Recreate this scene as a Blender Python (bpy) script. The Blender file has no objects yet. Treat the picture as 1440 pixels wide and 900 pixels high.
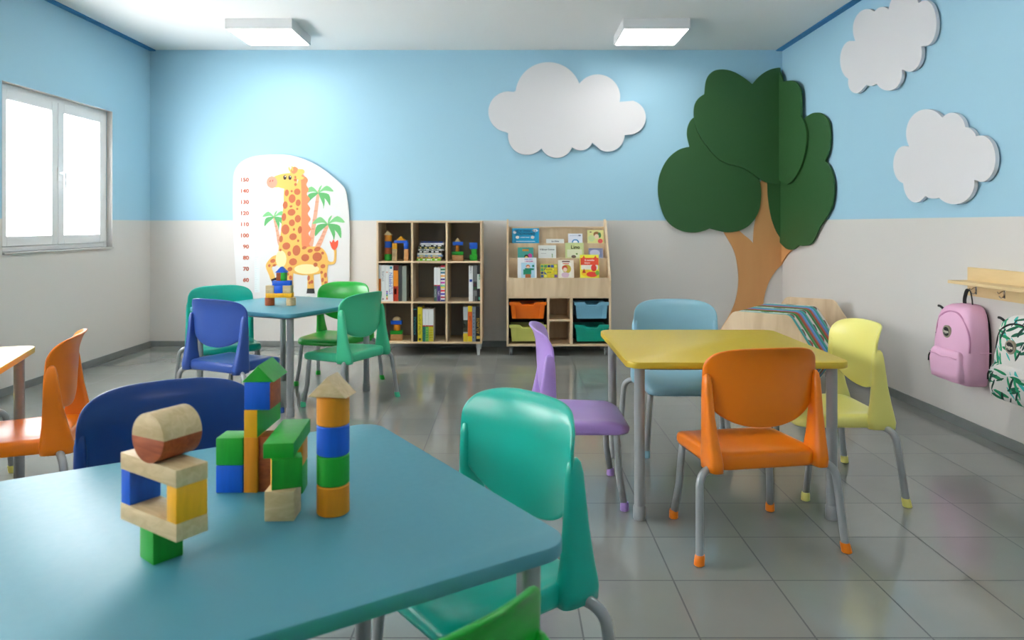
import bpy, bmesh, math, random
from mathutils import Vector, Matrix
from mathutils.geometry import tessellate_polygon
random.seed(7)
PI = math.pi
C = bpy.context.scene.collection
F = 1012.0; PX = 718.0; PY = 316.5; H = 1.2
YB = 7.11; XL = -3.562; XR = 2.684; ZC = 2.93; YF = -2.6; ZW = 1.2457

# ------------------------------------------------------------------ materials
def lin(c):
    return tuple(((v/255)/12.92 if v/255 <= .04045 else ((v/255+.055)/1.055)**2.4) for v in c)+(1,)
MATS = {}
def mat(name, rgb, rough=.5, metal=0, bump=0, bscale=60, coat=0, spec=.5):
    if name in MATS: return MATS[name]
    m = bpy.data.materials.new(name); m.use_nodes = True
    nt = m.node_tree; b = nt.nodes['Principled BSDF']
    b.inputs['Base Color'].default_value = lin(rgb)
    b.inputs['Roughness'].default_value = rough
    b.inputs['Metallic'].default_value = metal
    b.inputs['Specular IOR Level'].default_value = spec
    if coat: b.inputs['Coat Weight'].default_value = coat
    tc = nt.nodes.new('ShaderNodeTexCoord')
    n = nt.nodes.new('ShaderNodeTexNoise'); n.inputs['Scale'].default_value = bscale
    nt.links.new(tc.outputs['Object'], n.inputs['Vector'])
    if bump:
        bp = nt.nodes.new('ShaderNodeBump'); bp.inputs['Strength'].default_value = bump; bp.inputs['Distance'].default_value = .002
        nt.links.new(n.outputs['Fac'], bp.inputs['Height']); nt.links.new(bp.outputs['Normal'], b.inputs['Normal'])
    else:
        mr = nt.nodes.new('ShaderNodeMapRange')
        mr.inputs['To Min'].default_value = max(0, rough-.04); mr.inputs['To Max'].default_value = min(1, rough+.04)
        nt.links.new(n.outputs['Fac'], mr.inputs['Value']); nt.links.new(mr.outputs['Result'], b.inputs['Roughness'])
    MATS[name] = m
    return m
def grain(name, c1, c2, rough=.55, scale=(3, 3, 40), dist=.6, axis_obj=True):
    if name in MATS: return MATS[name]
    m = bpy.data.materials.new(name); m.use_nodes = True
    nt = m.node_tree; b = nt.nodes['Principled BSDF']; b.inputs['Roughness'].default_value = rough
    tc = nt.nodes.new('ShaderNodeTexCoord'); mp = nt.nodes.new('ShaderNodeMapping'); mp.inputs['Scale'].default_value = scale
    n = nt.nodes.new('ShaderNodeTexNoise'); n.inputs['Scale'].default_value = 1; n.inputs['Detail'].default_value = 5; n.inputs['Distortion'].default_value = dist
    r = nt.nodes.new('ShaderNodeValToRGB'); r.color_ramp.elements[0].position = .33; r.color_ramp.elements[1].position = .67
    r.color_ramp.elements[0].color = lin(c1); r.color_ramp.elements[1].color = lin(c2)
    nt.links.new(tc.outputs['Object'], mp.inputs['Vector']); nt.links.new(mp.outputs['Vector'], n.inputs['Vector'])
    nt.links.new(n.outputs['Fac'], r.inputs['Fac']); nt.links.new(r.outputs['Color'], b.inputs['Base Color'])
    bp = nt.nodes.new('ShaderNodeBump'); bp.inputs['Strength'].default_value = .08; bp.inputs['Distance'].default_value = .002
    nt.links.new(n.outputs['Fac'], bp.inputs['Height']); nt.links.new(bp.outputs['Normal'], b.inputs['Normal'])
    MATS[name] = m
    return m
def emit(name, rgb, s):
    m = bpy.data.materials.new(name); m.use_nodes = True
    b = m.node_tree.nodes['Principled BSDF']; b.inputs['Base Color'].default_value = (.8, .8, .8, 1)
    b.inputs['Emission Color'].default_value = lin(rgb); b.inputs['Emission Strength'].default_value = s
    return m
def wall_mat():
    m = bpy.data.materials.new('two_tone_wall_paint'); m.use_nodes = True
    nt = m.node_tree; b = nt.nodes['Principled BSDF']; b.inputs['Roughness'].default_value = .55; b.inputs['Specular IOR Level'].default_value = .35
    g = nt.nodes.new('ShaderNodeNewGeometry'); s = nt.nodes.new('ShaderNodeSeparateXYZ')
    gt = nt.nodes.new('ShaderNodeMath'); gt.operation = 'GREATER_THAN'; gt.inputs[1].default_value = ZW
    mx = nt.nodes.new('ShaderNodeMix'); mx.data_type = 'RGBA'
    nt.links.new(g.outputs['Position'], s.inputs[0]); nt.links.new(s.outputs['Z'], gt.inputs[0]); nt.links.new(gt.outputs[0], mx.inputs['Factor'])
    mx.inputs['A'].default_value = lin(WALL_LOW); mx.inputs['B'].default_value = lin(WALL_BLUE)
    nt.links.new(mx.outputs['Result'], b.inputs['Base Color'])
    n = nt.nodes.new('ShaderNodeTexNoise'); n.inputs['Scale'].default_value = 90
    nt.links.new(g.outputs['Position'], n.inputs['Vector'])
    bp = nt.nodes.new('ShaderNodeBump'); bp.inputs['Strength'].default_value = .05; bp.inputs['Distance'].default_value = .002
    nt.links.new(n.outputs['Fac'], bp.inputs['Height']); nt.links.new(bp.outputs['Normal'], b.inputs['Normal'])
    return m
WALL_LOW = (217, 212, 207); WALL_BLUE = (164, 206, 226)
def floor_mat():
    m = bpy.data.materials.new('glossy_grey_floor_tiles'); m.use_nodes = True
    nt = m.node_tree; b = nt.nodes['Principled BSDF']; b.inputs['Specular IOR Level'].default_value = .85
    g = nt.nodes.new('ShaderNodeNewGeometry'); mp = nt.nodes.new('ShaderNodeMapping')
    mp.inputs['Location'].default_value = (-.212+.3377*20, -.0661+.3377*20, 0)
    br = nt.nodes.new('ShaderNodeTexBrick'); br.offset = 0; br.squash = 1
    br.inputs['Scale'].default_value = 1; br.inputs['Brick Width'].default_value = .3377; br.inputs['Row Height'].default_value = .3377
    br.inputs['Mortar Size'].default_value = .003; br.inputs['Mortar Smooth'].default_value = .1; br.inputs['Bias'].default_value = 0
    br.inputs['Color1'].default_value = lin((133, 136, 131)); br.inputs['Color2'].default_value = lin((140, 143, 138)); br.inputs['Mortar'].default_value = lin((78, 80, 80))
    nt.links.new(g.outputs['Position'], mp.inputs['Vector']); nt.links.new(mp.outputs['Vector'], br.inputs['Vector'])
    n = nt.nodes.new('ShaderNodeTexNoise'); n.inputs['Scale'].default_value = 5; n.inputs['Detail'].default_value = 6
    nt.links.new(g.outputs['Position'], n.inputs['Vector'])
    mx = nt.nodes.new('ShaderNodeMix'); mx.data_type = 'RGBA'; mx.blend_type = 'MULTIPLY'; mx.inputs['Factor'].default_value = 1
    mr = nt.nodes.new('ShaderNodeMapRange'); mr.inputs['To Min'].default_value = .93; mr.inputs['To Max'].default_value = 1.06
    nt.links.new(n.outputs['Fac'], mr.inputs['Value']); nt.links.new(br.outputs['Color'], mx.inputs['A']); nt.links.new(mr.outputs['Result'], mx.inputs['B'])
    nt.links.new(mx.outputs['Result'], b.inputs['Base Color'])
    m2 = nt.nodes.new('ShaderNodeMapRange'); m2.inputs['To Min'].default_value = .11; m2.inputs['To Max'].default_value = .8
    nt.links.new(br.outputs['Fac'], m2.inputs['Value']); nt.links.new(m2.outputs['Result'], b.inputs['Roughness'])
    bp = nt.nodes.new('ShaderNodeBump'); bp.inputs['Strength'].default_value = .4; bp.inputs['Distance'].default_value = .002; bp.invert = True
    nt.links.new(br.outputs['Fac'], bp.inputs['Height']); nt.links.new(bp.outputs['Normal'], b.inputs['Normal'])
    return m
def glass_mat():
    m = bpy.data.materials.new('window_glass'); m.use_nodes = True
    nt = m.node_tree; nt.nodes.remove(nt.nodes['Principled BSDF']); o = nt.nodes['Material Output']
    t = nt.nodes.new('ShaderNodeBsdfTransparent'); g = nt.nodes.new('ShaderNodeBsdfGlossy'); g.inputs['Roughness'].default_value = .02
    lw = nt.nodes.new('ShaderNodeLayerWeight'); f = nt.nodes.new('ShaderNodeMath'); f.operation = 'POWER'; f.inputs[1].default_value = 4
    nt.links.new(lw.outputs['Facing'], f.inputs[0]); mx = nt.nodes.new('ShaderNodeMixShader')
    nt.links.new(f.outputs[0], mx.inputs[0]); nt.links.new(t.outputs[0], mx.inputs[1]); nt.links.new(g.outputs[0], mx.inputs[2]); nt.links.new(mx.outputs[0], o.inputs[0])
    return m
def leaf_mat():
    m = bpy.data.materials.new('bamboo_leaf_fabric'); m.use_nodes = True
    nt = m.node_tree; b = nt.nodes['Principled BSDF']; b.inputs['Roughness'].default_value = .8
    tc = nt.nodes.new('ShaderNodeTexCoord'); prev = None
    layers = [((.2, .5, .3), 24, 4.2, (62, 186, 178), .30), ((1.1, .9, .2), 21, 3.6, (22, 140, 92), .33), ((.3, -.75, .9), 22, 3.8, (12, 96, 70), .32),
              ((.1, .25, 1.6), 20, 3.4, (34, 160, 112), .31), ((.9, -.3, 2.3), 24, 4.4, (10, 62, 52), .27)]
    for i, (rot, sc, ln, col, th) in enumerate(layers):
        mp = nt.nodes.new('ShaderNodeMapping'); mp.inputs['Rotation'].default_value = (rot[0]*.2, rot[1]*1.6, rot[2]*.2)
        mp.inputs['Location'].default_value = (i*3.1, i*1.7, i*.9)
        mp2 = nt.nodes.new('ShaderNodeMapping'); mp2.inputs['Scale'].default_value = (sc*1.6, 4, ln*1.7)
        v = nt.nodes.new('ShaderNodeTexVoronoi'); v.inputs['Scale'].default_value = 1
        lt = nt.nodes.new('ShaderNodeMath'); lt.operation = 'LESS_THAN'; lt.inputs[1].default_value = th
        mx = nt.nodes.new('ShaderNodeMix'); mx.data_type = 'RGBA'
        nt.links.new(tc.outputs['Object'], mp.inputs['Vector']); nt.links.new(mp.outputs[0], mp2.inputs['Vector']); nt.links.new(mp2.outputs[0], v.inputs['Vector'])
        nt.links.new(v.outputs['Distance'], lt.inputs[0]); nt.links.new(lt.outputs[0], mx.inputs['Factor'])
        if prev is None: mx.inputs['A'].default_value = lin((226, 222, 218))
        else: nt.links.new(prev, mx.inputs['A'])
        mx.inputs['B'].default_value = lin(col); prev = mx.outputs['Result']
    nt.links.new(prev, b.inputs['Base Color'])
    return m

M_WALL = wall_mat(); M_FLOOR = floor_mat(); M_GLASS = glass_mat(); M_LEAF = leaf_mat()
M_CEIL = mat('ceiling_paint', (232, 232, 230), .7, bump=.05)
M_BASE = grain('skirting_tile', (118, 122, 121), (130, 134, 133), .3, (6, 6, 6))
M_WHITE = mat('white_lacquer', (228, 228, 228), .35)
M_PVC = mat('white_window_plastic', (232, 232, 232), .3)
M_STEEL = mat('grey_painted_steel', (158, 161, 162), .3, .25)
M_CHROME = mat('chrome_metal', (200, 200, 200), .15, 1)
M_BIRCH = grain('pale_birch_board', (214, 184, 146), (232, 206, 170), .5, (14, 14, 2.2))
M_BIRCHX = grain('pale_birch_board_crosswise', (214, 184, 146), (232, 206, 170), .5, (2.2, 14, 14))
M_DARKBACK = mat('shelf_back_board', (146, 137, 124), .6)
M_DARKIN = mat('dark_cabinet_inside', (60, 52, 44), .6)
M_BLACK = mat('black_webbing', (22, 22, 24), .6)
M_ALCOVE = mat('window_reveal_plaster', (196, 192, 188), .6, bump=.05)

def wood_block(name, rgb, rough=.45):
    c2 = tuple(min(255, int(v*1.06+4)) for v in rgb)
    return grain(name, rgb, c2, rough, (40, 40, 6), 1.2)
B = {
 'natural': grain('natural_beech_block', (198, 170, 124), (216, 190, 146), .5, (18, 60, 60), 1.5),
 'brown': grain('redbrown_stained_block', (150, 66, 26), (180, 88, 40), .45, (14, 60, 60), 2),
 'wood': grain('warm_wood_block', (196, 140, 86), (212, 158, 104), .5, (18, 60, 60), 1.5),
 'green': wood_block('green_stained_block', (24, 150, 34)), 'blue': wood_block('blue_stained_block', (4, 84, 196)),
 'yellow': wood_block('yellow_stained_block', (232, 166, 10)), 'orange': wood_block('orange_stained_block', (214, 132, 12))}

# ------------------------------------------------------------------ mesh helpers
def obj(name, bm, mats, parent=None, loc=None, rz=0, smooth=False):
    me = bpy.data.meshes.new(name)
    bmesh.ops.recalc_face_normals(bm, faces=bm.faces)
    bm.to_mesh(me); bm.free()
    if smooth:
        for p in me.polygons: p.use_smooth = True
        if smooth != 'all': me.set_sharp_from_angle(angle=math.radians(38))
    for m in (mats if isinstance(mats, (list, tuple)) else [mats]): me.materials.append(m)
    o = bpy.data.objects.new(name, me); C.objects.link(o)
    if parent: o.parent = parent
    if loc: o.location = loc
    if rz: o.rotation_euler = (0, 0, rz)
    return o
def tag(o, label, cat, group=None):
    o['label'] = label; o['category'] = cat
    if group: o['group'] = group
    return o
def thing(name, label, cat, loc=(0, 0, 0), rz=0, group=None):
    o = bpy.data.objects.new(name, None); C.objects.link(o); o.location = loc; o.rotation_euler = (0, 0, rz)
    o.empty_display_size = .05
    return tag(o, label, cat, group)
def struct(name, bm, mats, parent=None, smooth=False):
    o = obj(name, bm, mats, parent, smooth=smooth)
    if not parent: o['kind'] = 'structure'
    return o
def box(bm, x0, x1, y0, y1, z0, z1, bev=0, mi=0):
    n0 = len(bm.faces)
    t = bmesh.new()
    r = bmesh.ops.create_cube(t, size=1)
    for v in t.verts:
        v.co = Vector(((x0+x1)/2+v.co.x*(x1-x0), (y0+y1)/2+v.co.y*(y1-y0), (z0+z1)/2+v.co.z*(z1-z0)))
    if bev: bmesh.ops.bevel(t, geom=list(t.edges), offset=bev, segments=2, profile=.5, affect='EDGES')
    for f in t.faces: f.material_index = mi
    merge(bm, t); return bm
def merge(bm, t):
    me = bpy.data.meshes.new('tmp'); t.to_mesh(me); t.free(); bm.from_mesh(me); bpy.data.meshes.remove(me)
def prism(bm, pts, to3, d0, d1, mi=0, bev=0):
    """outline pts (2D) extruded between depths d0 and d1; to3(u, v, d) gives a 3D point"""
    t = bmesh.new()
    a = [t.verts.new(to3(u, v, d0)) for u, v in pts]; b = [t.verts.new(to3(u, v, d1)) for u, v in pts]
    fa = t.faces.new(a); fb = t.faces.new(b[::-1])
    n = len(pts)
    for i in range(n): t.faces.new((a[i], b[i], b[(i+1) % n], a[(i+1) % n]))
    bmesh.ops.recalc_face_normals(t, faces=t.faces)
    if bev:
        es = list(fa.edges)+list(fb.edges)
        bmesh.ops.bevel(t, geom=es, offset=bev, segments=2, profile=.5, affect='EDGES')
    big = [f for f in t.faces if len(f.verts) > 4]
    bmesh.ops.triangulate(t, faces=big)
    for f in t.faces: f.material_index = mi
    merge(bm, t); return bm
def loft(bm, rings, mi=0, cap=True):
    vs = [[bm.verts.new(p) for p in r] for r in rings]; n = len(rings[0])
    for i in range(len(vs)-1):
        for j in range(n):
            f = bm.faces.new((vs[i][j], vs[i][(j+1) % n], vs[i+1][(j+1) % n], vs[i+1][j])); f.material_index = mi
    if cap:
        for r in (vs[0], vs[-1]):
            c = bm.verts.new(sum((v.co for v in r), Vector())/n)
            for j in range(n):
                f = bm.faces.new((r[j], r[(j+1) % n], c)); f.material_index = mi
    return bm
def sring(cx, cy, z, a, b, n=24, e=4):
    out = []
    for i in range(n):
        t = 2*PI*i/n; c, s = math.cos(t), math.sin(t)
        out.append(Vector((cx+a*math.copysign(abs(c)**(2/e), c), cy+b*math.copysign(abs(s)**(2/e), s), z)))
    return out
def cyl(bm, x, y, z0, z1, r0, r1=None, n=24, mi=0, bev=.0):
    r1 = r0 if r1 is None else r1
    rings = []
    if bev: rings += [sring(x, y, z0, r0-bev, r0-bev, n, 2), sring(x, y, z0+bev, r0, r0, n, 2), sring(x, y, z1-bev, r1, r1, n, 2), sring(x, y, z1, r1-bev, r1-bev, n, 2)]
    else: rings += [sring(x, y, z0, r0, r0, n, 2), sring(x, y, z1, r1, r1, n, 2)]
    return loft(bm, rings, mi)
def catmull(P, k=8):
    P = [Vector(p) for p in P]; out = []
    Q = [P[0]*2-P[1]]+P+[P[-1]*2-P[-2]]
    for i in range(1, len(Q)-2):
        for j in range(k):
            t = j/k; a, b, c, d = Q[i-1], Q[i], Q[i+1], Q[i+2]
            out.append(.5*((2*b)+(c-a)*t+(2*a-5*b+4*c-d)*t*t+(3*b-a-3*c+d)*t**3))
    out.append(P[-1]); return out
def sweep(bm, path, r, n=14, mi=0, flat=None):
    P = [Vector(p) for p in path]; rings = []; up = None
    for i, p in enumerate(P):
        d = (P[min(i+1, len(P)-1)]-P[max(i-1, 0)]).normalized()
        if up is None: up = d.orthogonal().normalized()
        up = (up-d*up.dot(d)).normalized(); s = d.cross(up)
        rr = r(i/(len(P)-1)) if callable(r) else r
        ra, rb = (rr, rr) if flat is None else (rr, flat)
        rings.append([p+up*(ra*math.cos(2*PI*j/n))+s*(rb*math.sin(2*PI*j/n)) for j in range(n)])
    return loft(bm, rings, mi)
def rrect(w, d, r, n=8):
    pts = []
    for cx, cy, a0 in ((w/2-r, d/2-r, 0), (-w/2+r, d/2-r, 90), (-w/2+r, -d/2+r, 180), (w/2-r, -d/2+r, 270)):
        for i in range(n+1):
            a = math.radians(a0+90*i/n); pts.append((cx+r*math.cos(a), cy+r*math.sin(a)))
    return pts
def smooth_poly(P, k=6):
    n = len(P); out = []
    for i in range(n):
        a, b, c, d = [Vector(P[(i+q) % n]) for q in (-1, 0, 1, 2)]
        for j in range(k):
            t = j/k; p = .5*((2*b)+(c-a)*t+(2*a-5*b+4*c-d)*t*t+(3*b-a-3*c+d)*t**3); out.append((p.x, p.y))
    return out
def blob_outline(ells, c, n=220):
    """outline of a union of ellipses (cx, cy, rx, ry) seen from the centre c"""
    out = []
    for i in range(n):
        a = 2*PI*i/n; dx, dy = math.cos(a), math.sin(a); best = 0
        for ex, ey, rx, ry in ells:
            ox, oy = (c[0]-ex)/rx, (c[1]-ey)/ry; ux, uy = dx/rx, dy/ry
            A = ux*ux+uy*uy; Bq = 2*(ox*ux+oy*uy); Cq = ox*ox+oy*oy-1; D = Bq*Bq-4*A*Cq
            if D >= 0: best = max(best, (-Bq+math.sqrt(D))/(2*A))
        out.append((c[0]+dx*best, c[1]+dy*best))
    return out
def text_bm(s, size, extrude=0.0004, align='CENTER', bold=0):
    cu = bpy.data.curves.new('t', 'FONT'); cu.body = s; cu.size = size; cu.align_x = align; cu.align_y = 'CENTER'; cu.extrude = extrude; cu.resolution_u = 3; cu.offset = bold
    o = bpy.data.objects.new('t', cu); C.objects.link(o)
    bpy.context.view_layer.update()
    me = bpy.data.meshes.new_from_object(o.evaluated_get(bpy.context.evaluated_depsgraph_get()))
    t = bmesh.new(); t.from_mesh(me)
    bpy.data.objects.remove(o); bpy.data.curves.remove(cu); bpy.data.meshes.remove(me)
    return t
def add_text(bm, s, size, M, mi=0, align='CENTER', bold=0, sx=1, ex=.0004):
    t = text_bm(s, size, ex, align, bold)
    for v in t.verts: v.co = M @ Vector((v.co.x*sx, v.co.y, v.co.z))
    for f in t.faces: f.material_index = mi
    merge(bm, t)
def front_M(x, y, z):           # text lying in the xz plane, read from -Y
    return Matrix.Translation((x, y, z)) @ Matrix.Rotation(PI/2, 4, 'X')

# ------------------------------------------------------------------ the room
struct('floor', box(bmesh.new(), XL-.2, XR+.2, YF-.2, YB+.2, -.1, 0), M_FLOOR)
struct('ceiling', box(bmesh.new(), XL-.2, XR+.2, YF-.2, YB+.2, ZC, ZC+.12), M_CEIL)
struct('wall_back', box(bmesh.new(), XL-.2, XR+.2, YB, YB+.15, 0, ZC), M_WALL)
struct('wall_right', box(bmesh.new(), XR, XR+.15, YF-.2, YB, 0, ZC), M_WALL)
struct('wall_front', box(bmesh.new(), XL-.2, XR+.2, YF-.15, YF, 0, ZC), M_WALL)
WZ0, WZ1 = 1.006, 2.2145
WINS = [(5.04, 6.437), (2.35, 3.747), (-.35, 1.047)]  # windows past the visible one are added, unseen, to daylight the foreground
bm = bmesh.new(); WT = .22
box(bm, XL-WT, XL, YF, YB, 0, WZ0); box(bm, XL-WT, XL, YF, YB, WZ1, ZC)
ys = [YF]+[v for w in sorted(WINS) for v in w]+[YB]
for i in range(0, len(ys), 2): box(bm, XL-WT, XL, ys[i], ys[i+1], WZ0, WZ1)
struct('wall_left', bm, M_WALL)
for nm, b in (('baseboard_left', (XL, XL+.012, YF, YB)), ('baseboard_right', (XR-.012, XR, YF, YB)), ('baseboard_back', (XL+.012, XR-.012, YB-.012, YB))):
    bm = box(bmesh.new(), b[0], b[1], b[2], b[3], 0, .056, .002)
    struct(nm, bm, M_BASE)
M_TRIM = mat('deep_blue_trim_paint', (40, 120, 175), .6)
struct('trim_1', box(bmesh.new(), XL, XL+.055, YF, YB, ZC-.012, ZC), M_TRIM)
struct('trim_2', box(bmesh.new(), XR-.06, XR, YF, YB, ZC-.012, ZC), M_TRIM)
def window(k, y0, y1):
    xo = XL-.045
    w = bpy.data.objects.new('window_%d' % k, None); C.objects.link(w); w['kind'] = 'structure'; w.location = (xo, (y0+y1)/2, WZ0)
    hw = (y1-y0)/2; hh = WZ1-WZ0
    bm = bmesh.new(); fr = .045
    for a in ((-hw, -hw+fr, 0, hh), (hw-fr, hw, 0, hh), (-hw+fr, hw-fr, 0, fr), (-hw+fr, hw-fr, hh-fr, hh)):
        box(bm, -.075, -.008, a[0], a[1], a[2], a[3], .003)
    obj('window_frame', bm, M_PVC, w)
    for s in (-1, 1):
        a0, a1 = (-hw+fr-.006, -.003) if s < 0 else (.003, hw-fr+.006)
        sw = .075; bm = bmesh.new(); z0, z1 = fr-.006, hh-fr+.006
        for a in ((a0, a0+sw, z0, z1), (a1-sw, a1, z0, z1), (a0+sw, a1-sw, z0, z0+sw), (a0+sw, a1-sw, z1-sw, z1)):
            box(bm, -.06, 0, a[0], a[1], a[2], a[3], .004)
        sash = obj('window_sash', bm, M_PVC, w)
        obj('pane', box(bmesh.new(), -.036, -.030, a0+sw-.004, a1-sw+.004, z0+sw-.004, z1-sw+.004), M_GLASS, sash)
    bm = bmesh.new(); box(bm, 0, .012, -.016, .022, .545, .655, .004); box(bm, .010, .056, -.006, .014, .595, .617, .006)
    box(bm, .046, .062, -.008, .016, .48, .619, .006)
    obj('handle', bm, M_PVC, w)
    bm = box(bmesh.new(), -.06, .062, -hw+.003, hw-.003, -.014, .0, .003)
    obj('window_sill', bm, M_ALCOVE, w)
for k, (a, b) in enumerate(WINS): window(k+1, a, b)
# reveals (painted plaster lining the openings)
for k, (a, b) in enumerate(WINS):
    bm = bmesh.new(); e = .0015
    box(bm, XL-.05, XL+.0005, b-e, b, WZ0, WZ1); box(bm, XL-.05, XL+.0005, a, a+e, WZ0, WZ1); box(bm, XL-.05, XL+.0005, a, b, WZ1-e, WZ1)
    struct('trim_%d' % (k+3), bm, M_ALCOVE)

# ------------------------------------------------------------------ ceiling lamps
M_DIFF = emit('lit_lamp_diffuser', (255, 253, 248), 6.6)
lamps = [(-2.109, 6.3, 'square white ceiling lamp on the left, above the giraffe chart'), (1.224, 6.3, 'square white ceiling lamp on the right, between the white cloud and the tree'),
         (-2.109, 2.9, 'square white ceiling lamp added out of frame above the left part of the room'), (1.224, 2.9, 'square white ceiling lamp added out of frame above the yellow table'),
         (-2.109, -.5, 'square white ceiling lamp added unseen behind the camera on the window side'), (1.224, -.5, 'square white ceiling lamp added unseen behind the camera on the backpack side')]  # lamps out of frame and behind the camera are added to light the foreground
for x, y, lb in lamps:
    t = thing('ceiling_lamp', lb, 'lamp', (x, y, ZC-.087), 0, 'square ceiling lamps')
    bm = bmesh.new(); o = .28
    for a in ((-o, o, -o, -o+.012), (-o, o, o-.012, o), (-o, -o+.012, -o+.012, o-.012), (o-.012, o, -o+.012, o-.012)):
        box(bm, a[0], a[1], a[2], a[3], 0, .087)
    box(bm, -o+.012, o-.012, -o+.012, o-.012, .06, .086)
    obj('housing', bm, M_WHITE, t)
    obj('diffuser', box(bmesh.new(), -.267, .267, -.267, .267, -.003, .02, .004), M_DIFF, t)

# ------------------------------------------------------------------ tables
def make_table(nm, lb, x, y, rz, mtop, medge):
    t = thing(nm, lb, 'table', (x, y, 0), rz, 'low square classroom tables')
    W = .905
    bm = bmesh.new(); prism(bm, rrect(W, W, .06), lambda u, v, d: Vector((u, v, d)), .623, .65, 0, .004)
    obj('tabletop', bm, mtop, t, smooth=True)
    bm = bmesh.new(); i = .345
    for a in ((-i, i, -i-.01, -i+.01), (-i, i, i-.01, i+.01), (-i-.01, -i+.01, -i+.01, i-.01), (i-.01, i+.01, -i+.01, i-.01)):
        box(bm, a[0], a[1], a[2], a[3], .60, .623, .002)
    obj('under_frame', bm, M_STEEL, t)
    for sx in (-1, 1):
        for sy in (-1, 1):
            l = obj('leg', cyl(bmesh.new(), sx*.393, sy*.393, .02, .623, .0215, n=28), M_STEEL, t, smooth=True)
            bm = bmesh.new(); loft(bm, [sring(sx*.393, sy*.393, z, r, r, 28, 2) for z, r in ((0, .024), (.004, .026), (.05, .0255), (.056, .0235))])
            obj('foot_sleeve', bm, M_STEEL, l, smooth=True)
    return t
M_TEALTOP = mat('blue_teal_laminate', (74, 143, 159), .42); M_YELTOP = mat('mustard_laminate', (208, 176, 46), .42)
make_table('classroom_table', 'blue-teal square table nearest the camera, with the tall toy block towers', -.512, 1.389, math.radians(33), M_TEALTOP, M_TEALTOP)
make_table('classroom_table', 'blue-teal square table in front of the giraffe chart, with one small block castle', -1.568, 5.03, math.radians(64.8), M_TEALTOP, M_TEALTOP)
make_table('classroom_table', 'mustard yellow square table on the right with nothing on it', .92, 3.335, 0, M_YELTOP, M_YELTOP)
make_table('classroom_table', 'yellow square table cut off by the left edge, under the window', -2.43, 2.72, math.radians(21), M_YELTOP, M_YELTOP)

# ------------------------------------------------------------------ chairs
def make_chair(lb, shade):
    t = thing('classroom_chair', lb, 'chair', (0, 0, 0), 0, 'moulded plastic classroom chairs')
    # seat
    base = [Vector((x, y+.01)) for x, y in rrect(.416, .40, .06, 7)]
    def rg(inset, z, dish=0):
        out = []
        for p in base:
            sx = 1-inset/.208; sy = 1-inset/.2; x, y = p.x*sx, (p.y-.01)*sy+.01
            zz = z
            if z > .33:
                if y > .10: zz -= .022*((y-.10)/.11)**2
                zz += .006*(x/.208)**2 if y < .05 else 0
            out.append(Vector((x, y, zz)))
        return out
    bm = bmesh.new()
    loft(bm, [rg(.06, .318), rg(.016, .310), rg(.004, .314), rg(0, .324), rg(0, .352), rg(.004, .361), rg(.014, .366), rg(.04, .365), rg(.07, .361), rg(.11, .357), rg(.16, .355)])
    obj('seat', bm, shade, t, smooth='all')
    # backrest: a dished D-shaped panel flaring back at its top edge
    N = 72; out = []
    zm = .61
    for i in range(N):
        a = 2*PI*i/N; c, s = math.cos(a), math.sin(a)
        if s >= 0: e = 4.4; hz = .138
        else: e = 2.15; hz = .155
        out.append((.228*math.copysign(abs(c)**(2/e), c), math.copysign(abs(s)**(2/e), s)*hz))
    def yc(z):
        P = [(.44, -.158), (.50, -.170), (.60, -.176), (.68, -.180), (.73, -.194), (.765, -.222)]
        for (a, ya), (b, yb) in zip(P, P[1:]):
            if z <= b: return ya+(yb-ya)*(z-a)/(b-a)
        return P[-1][1]
    def pt(r, i, side, h):
        x = out[i][0]*r; z = zm+out[i][1]*r
        z += .009*(1-(x/.228)**2)*max(0, (z-zm)/.16)
        y = (yc(z-.006)+yc(z+.006)+yc(z))/3+.058*(abs(x)/.228)**2.2
        return Vector((x, y+side*h, z))
    bm = bmesh.new()
    R = [(.12, 1, .007), (.3, 1, .007), (.5, 1, .007), (.7, 1, .007), (.85, 1, .007), (.95, 1, .0068), (.985, 1, .006), (1, 1, .003), (1, -1, .003), (.985, -1, .006), (.95, -1, .0068), (.85, -1, .007), (.7, -1, .007), (.5, -1, .007), (.3, -1, .007), (.12, -1, .007)]
    loft(bm, [[pt(r, i, sd, h) for i in range(N)] for r, sd, h in R])
    obj('backrest', bm, shade, t, smooth='all')
    for s in (-1, 1):
        bm = bmesh.new()
        S = [(.308, .206, .018, -.154, .044), (.311, .206, .027, -.155, .058), (.34, .207, .028, -.155, .060), (.37, .2085, .0265, -.153, .055), (.42, .212, .022, -.149, .045),
             (.50, .2155, .018, -.142, .034), (.57, .2165, .0165, -.138, .028), (.62, .217, .015, -.136, .023), (.645, .2165, .011, -.136, .017), (.655, .216, .005, -.136, .009)]
        loft(bm, [sring(s*cx, cy, z, a, b, 20, 3.2) for z, cx, a, cy, b in S])
        obj('back_post', bm, shade, t, smooth='all')
        P = catmull([(s*.16, -.15, .316), (s*.205, -.162, .316), (s*.243, -.175, .310), (s*.266, -.187, .284), (s*.272, -.194, .235), (s*.278, -.208, .13), (s*.285, -.222, .02)], 7)
        l = obj('leg', sweep(bmesh.new(), P, .0145), M_STEEL, t, smooth='all')
        bm = bmesh.new(); loft(bm, [sring(s*.285+s*(.022-z)*.16, -.222-(.022-z)*.14, z, r, r, 20, 2) for z, r in ((0, .0155), (.003, .0188), (.027, .0182), (.036, .0162))])
        obj('foot_cap', bm, shade, l, smooth=True)
        P = [(s*.186, .148, .325), (s*.191, .152, .27), (s*.2, .157, .15), (s*.214, .178, .02)]
        l = obj('leg', sweep(bmesh.new(), P, .0145), M_STEEL, t, smooth='all')
        bm = bmesh.new(); loft(bm, [sring(s*.214, .179, z, r, r, 20, 2) for z, r in ((0, .0155), (.003, .0188), (.027, .0182), (.036, .0162))])
        obj('foot_cap', bm, shade, l, smooth=True)
    return t
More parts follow.
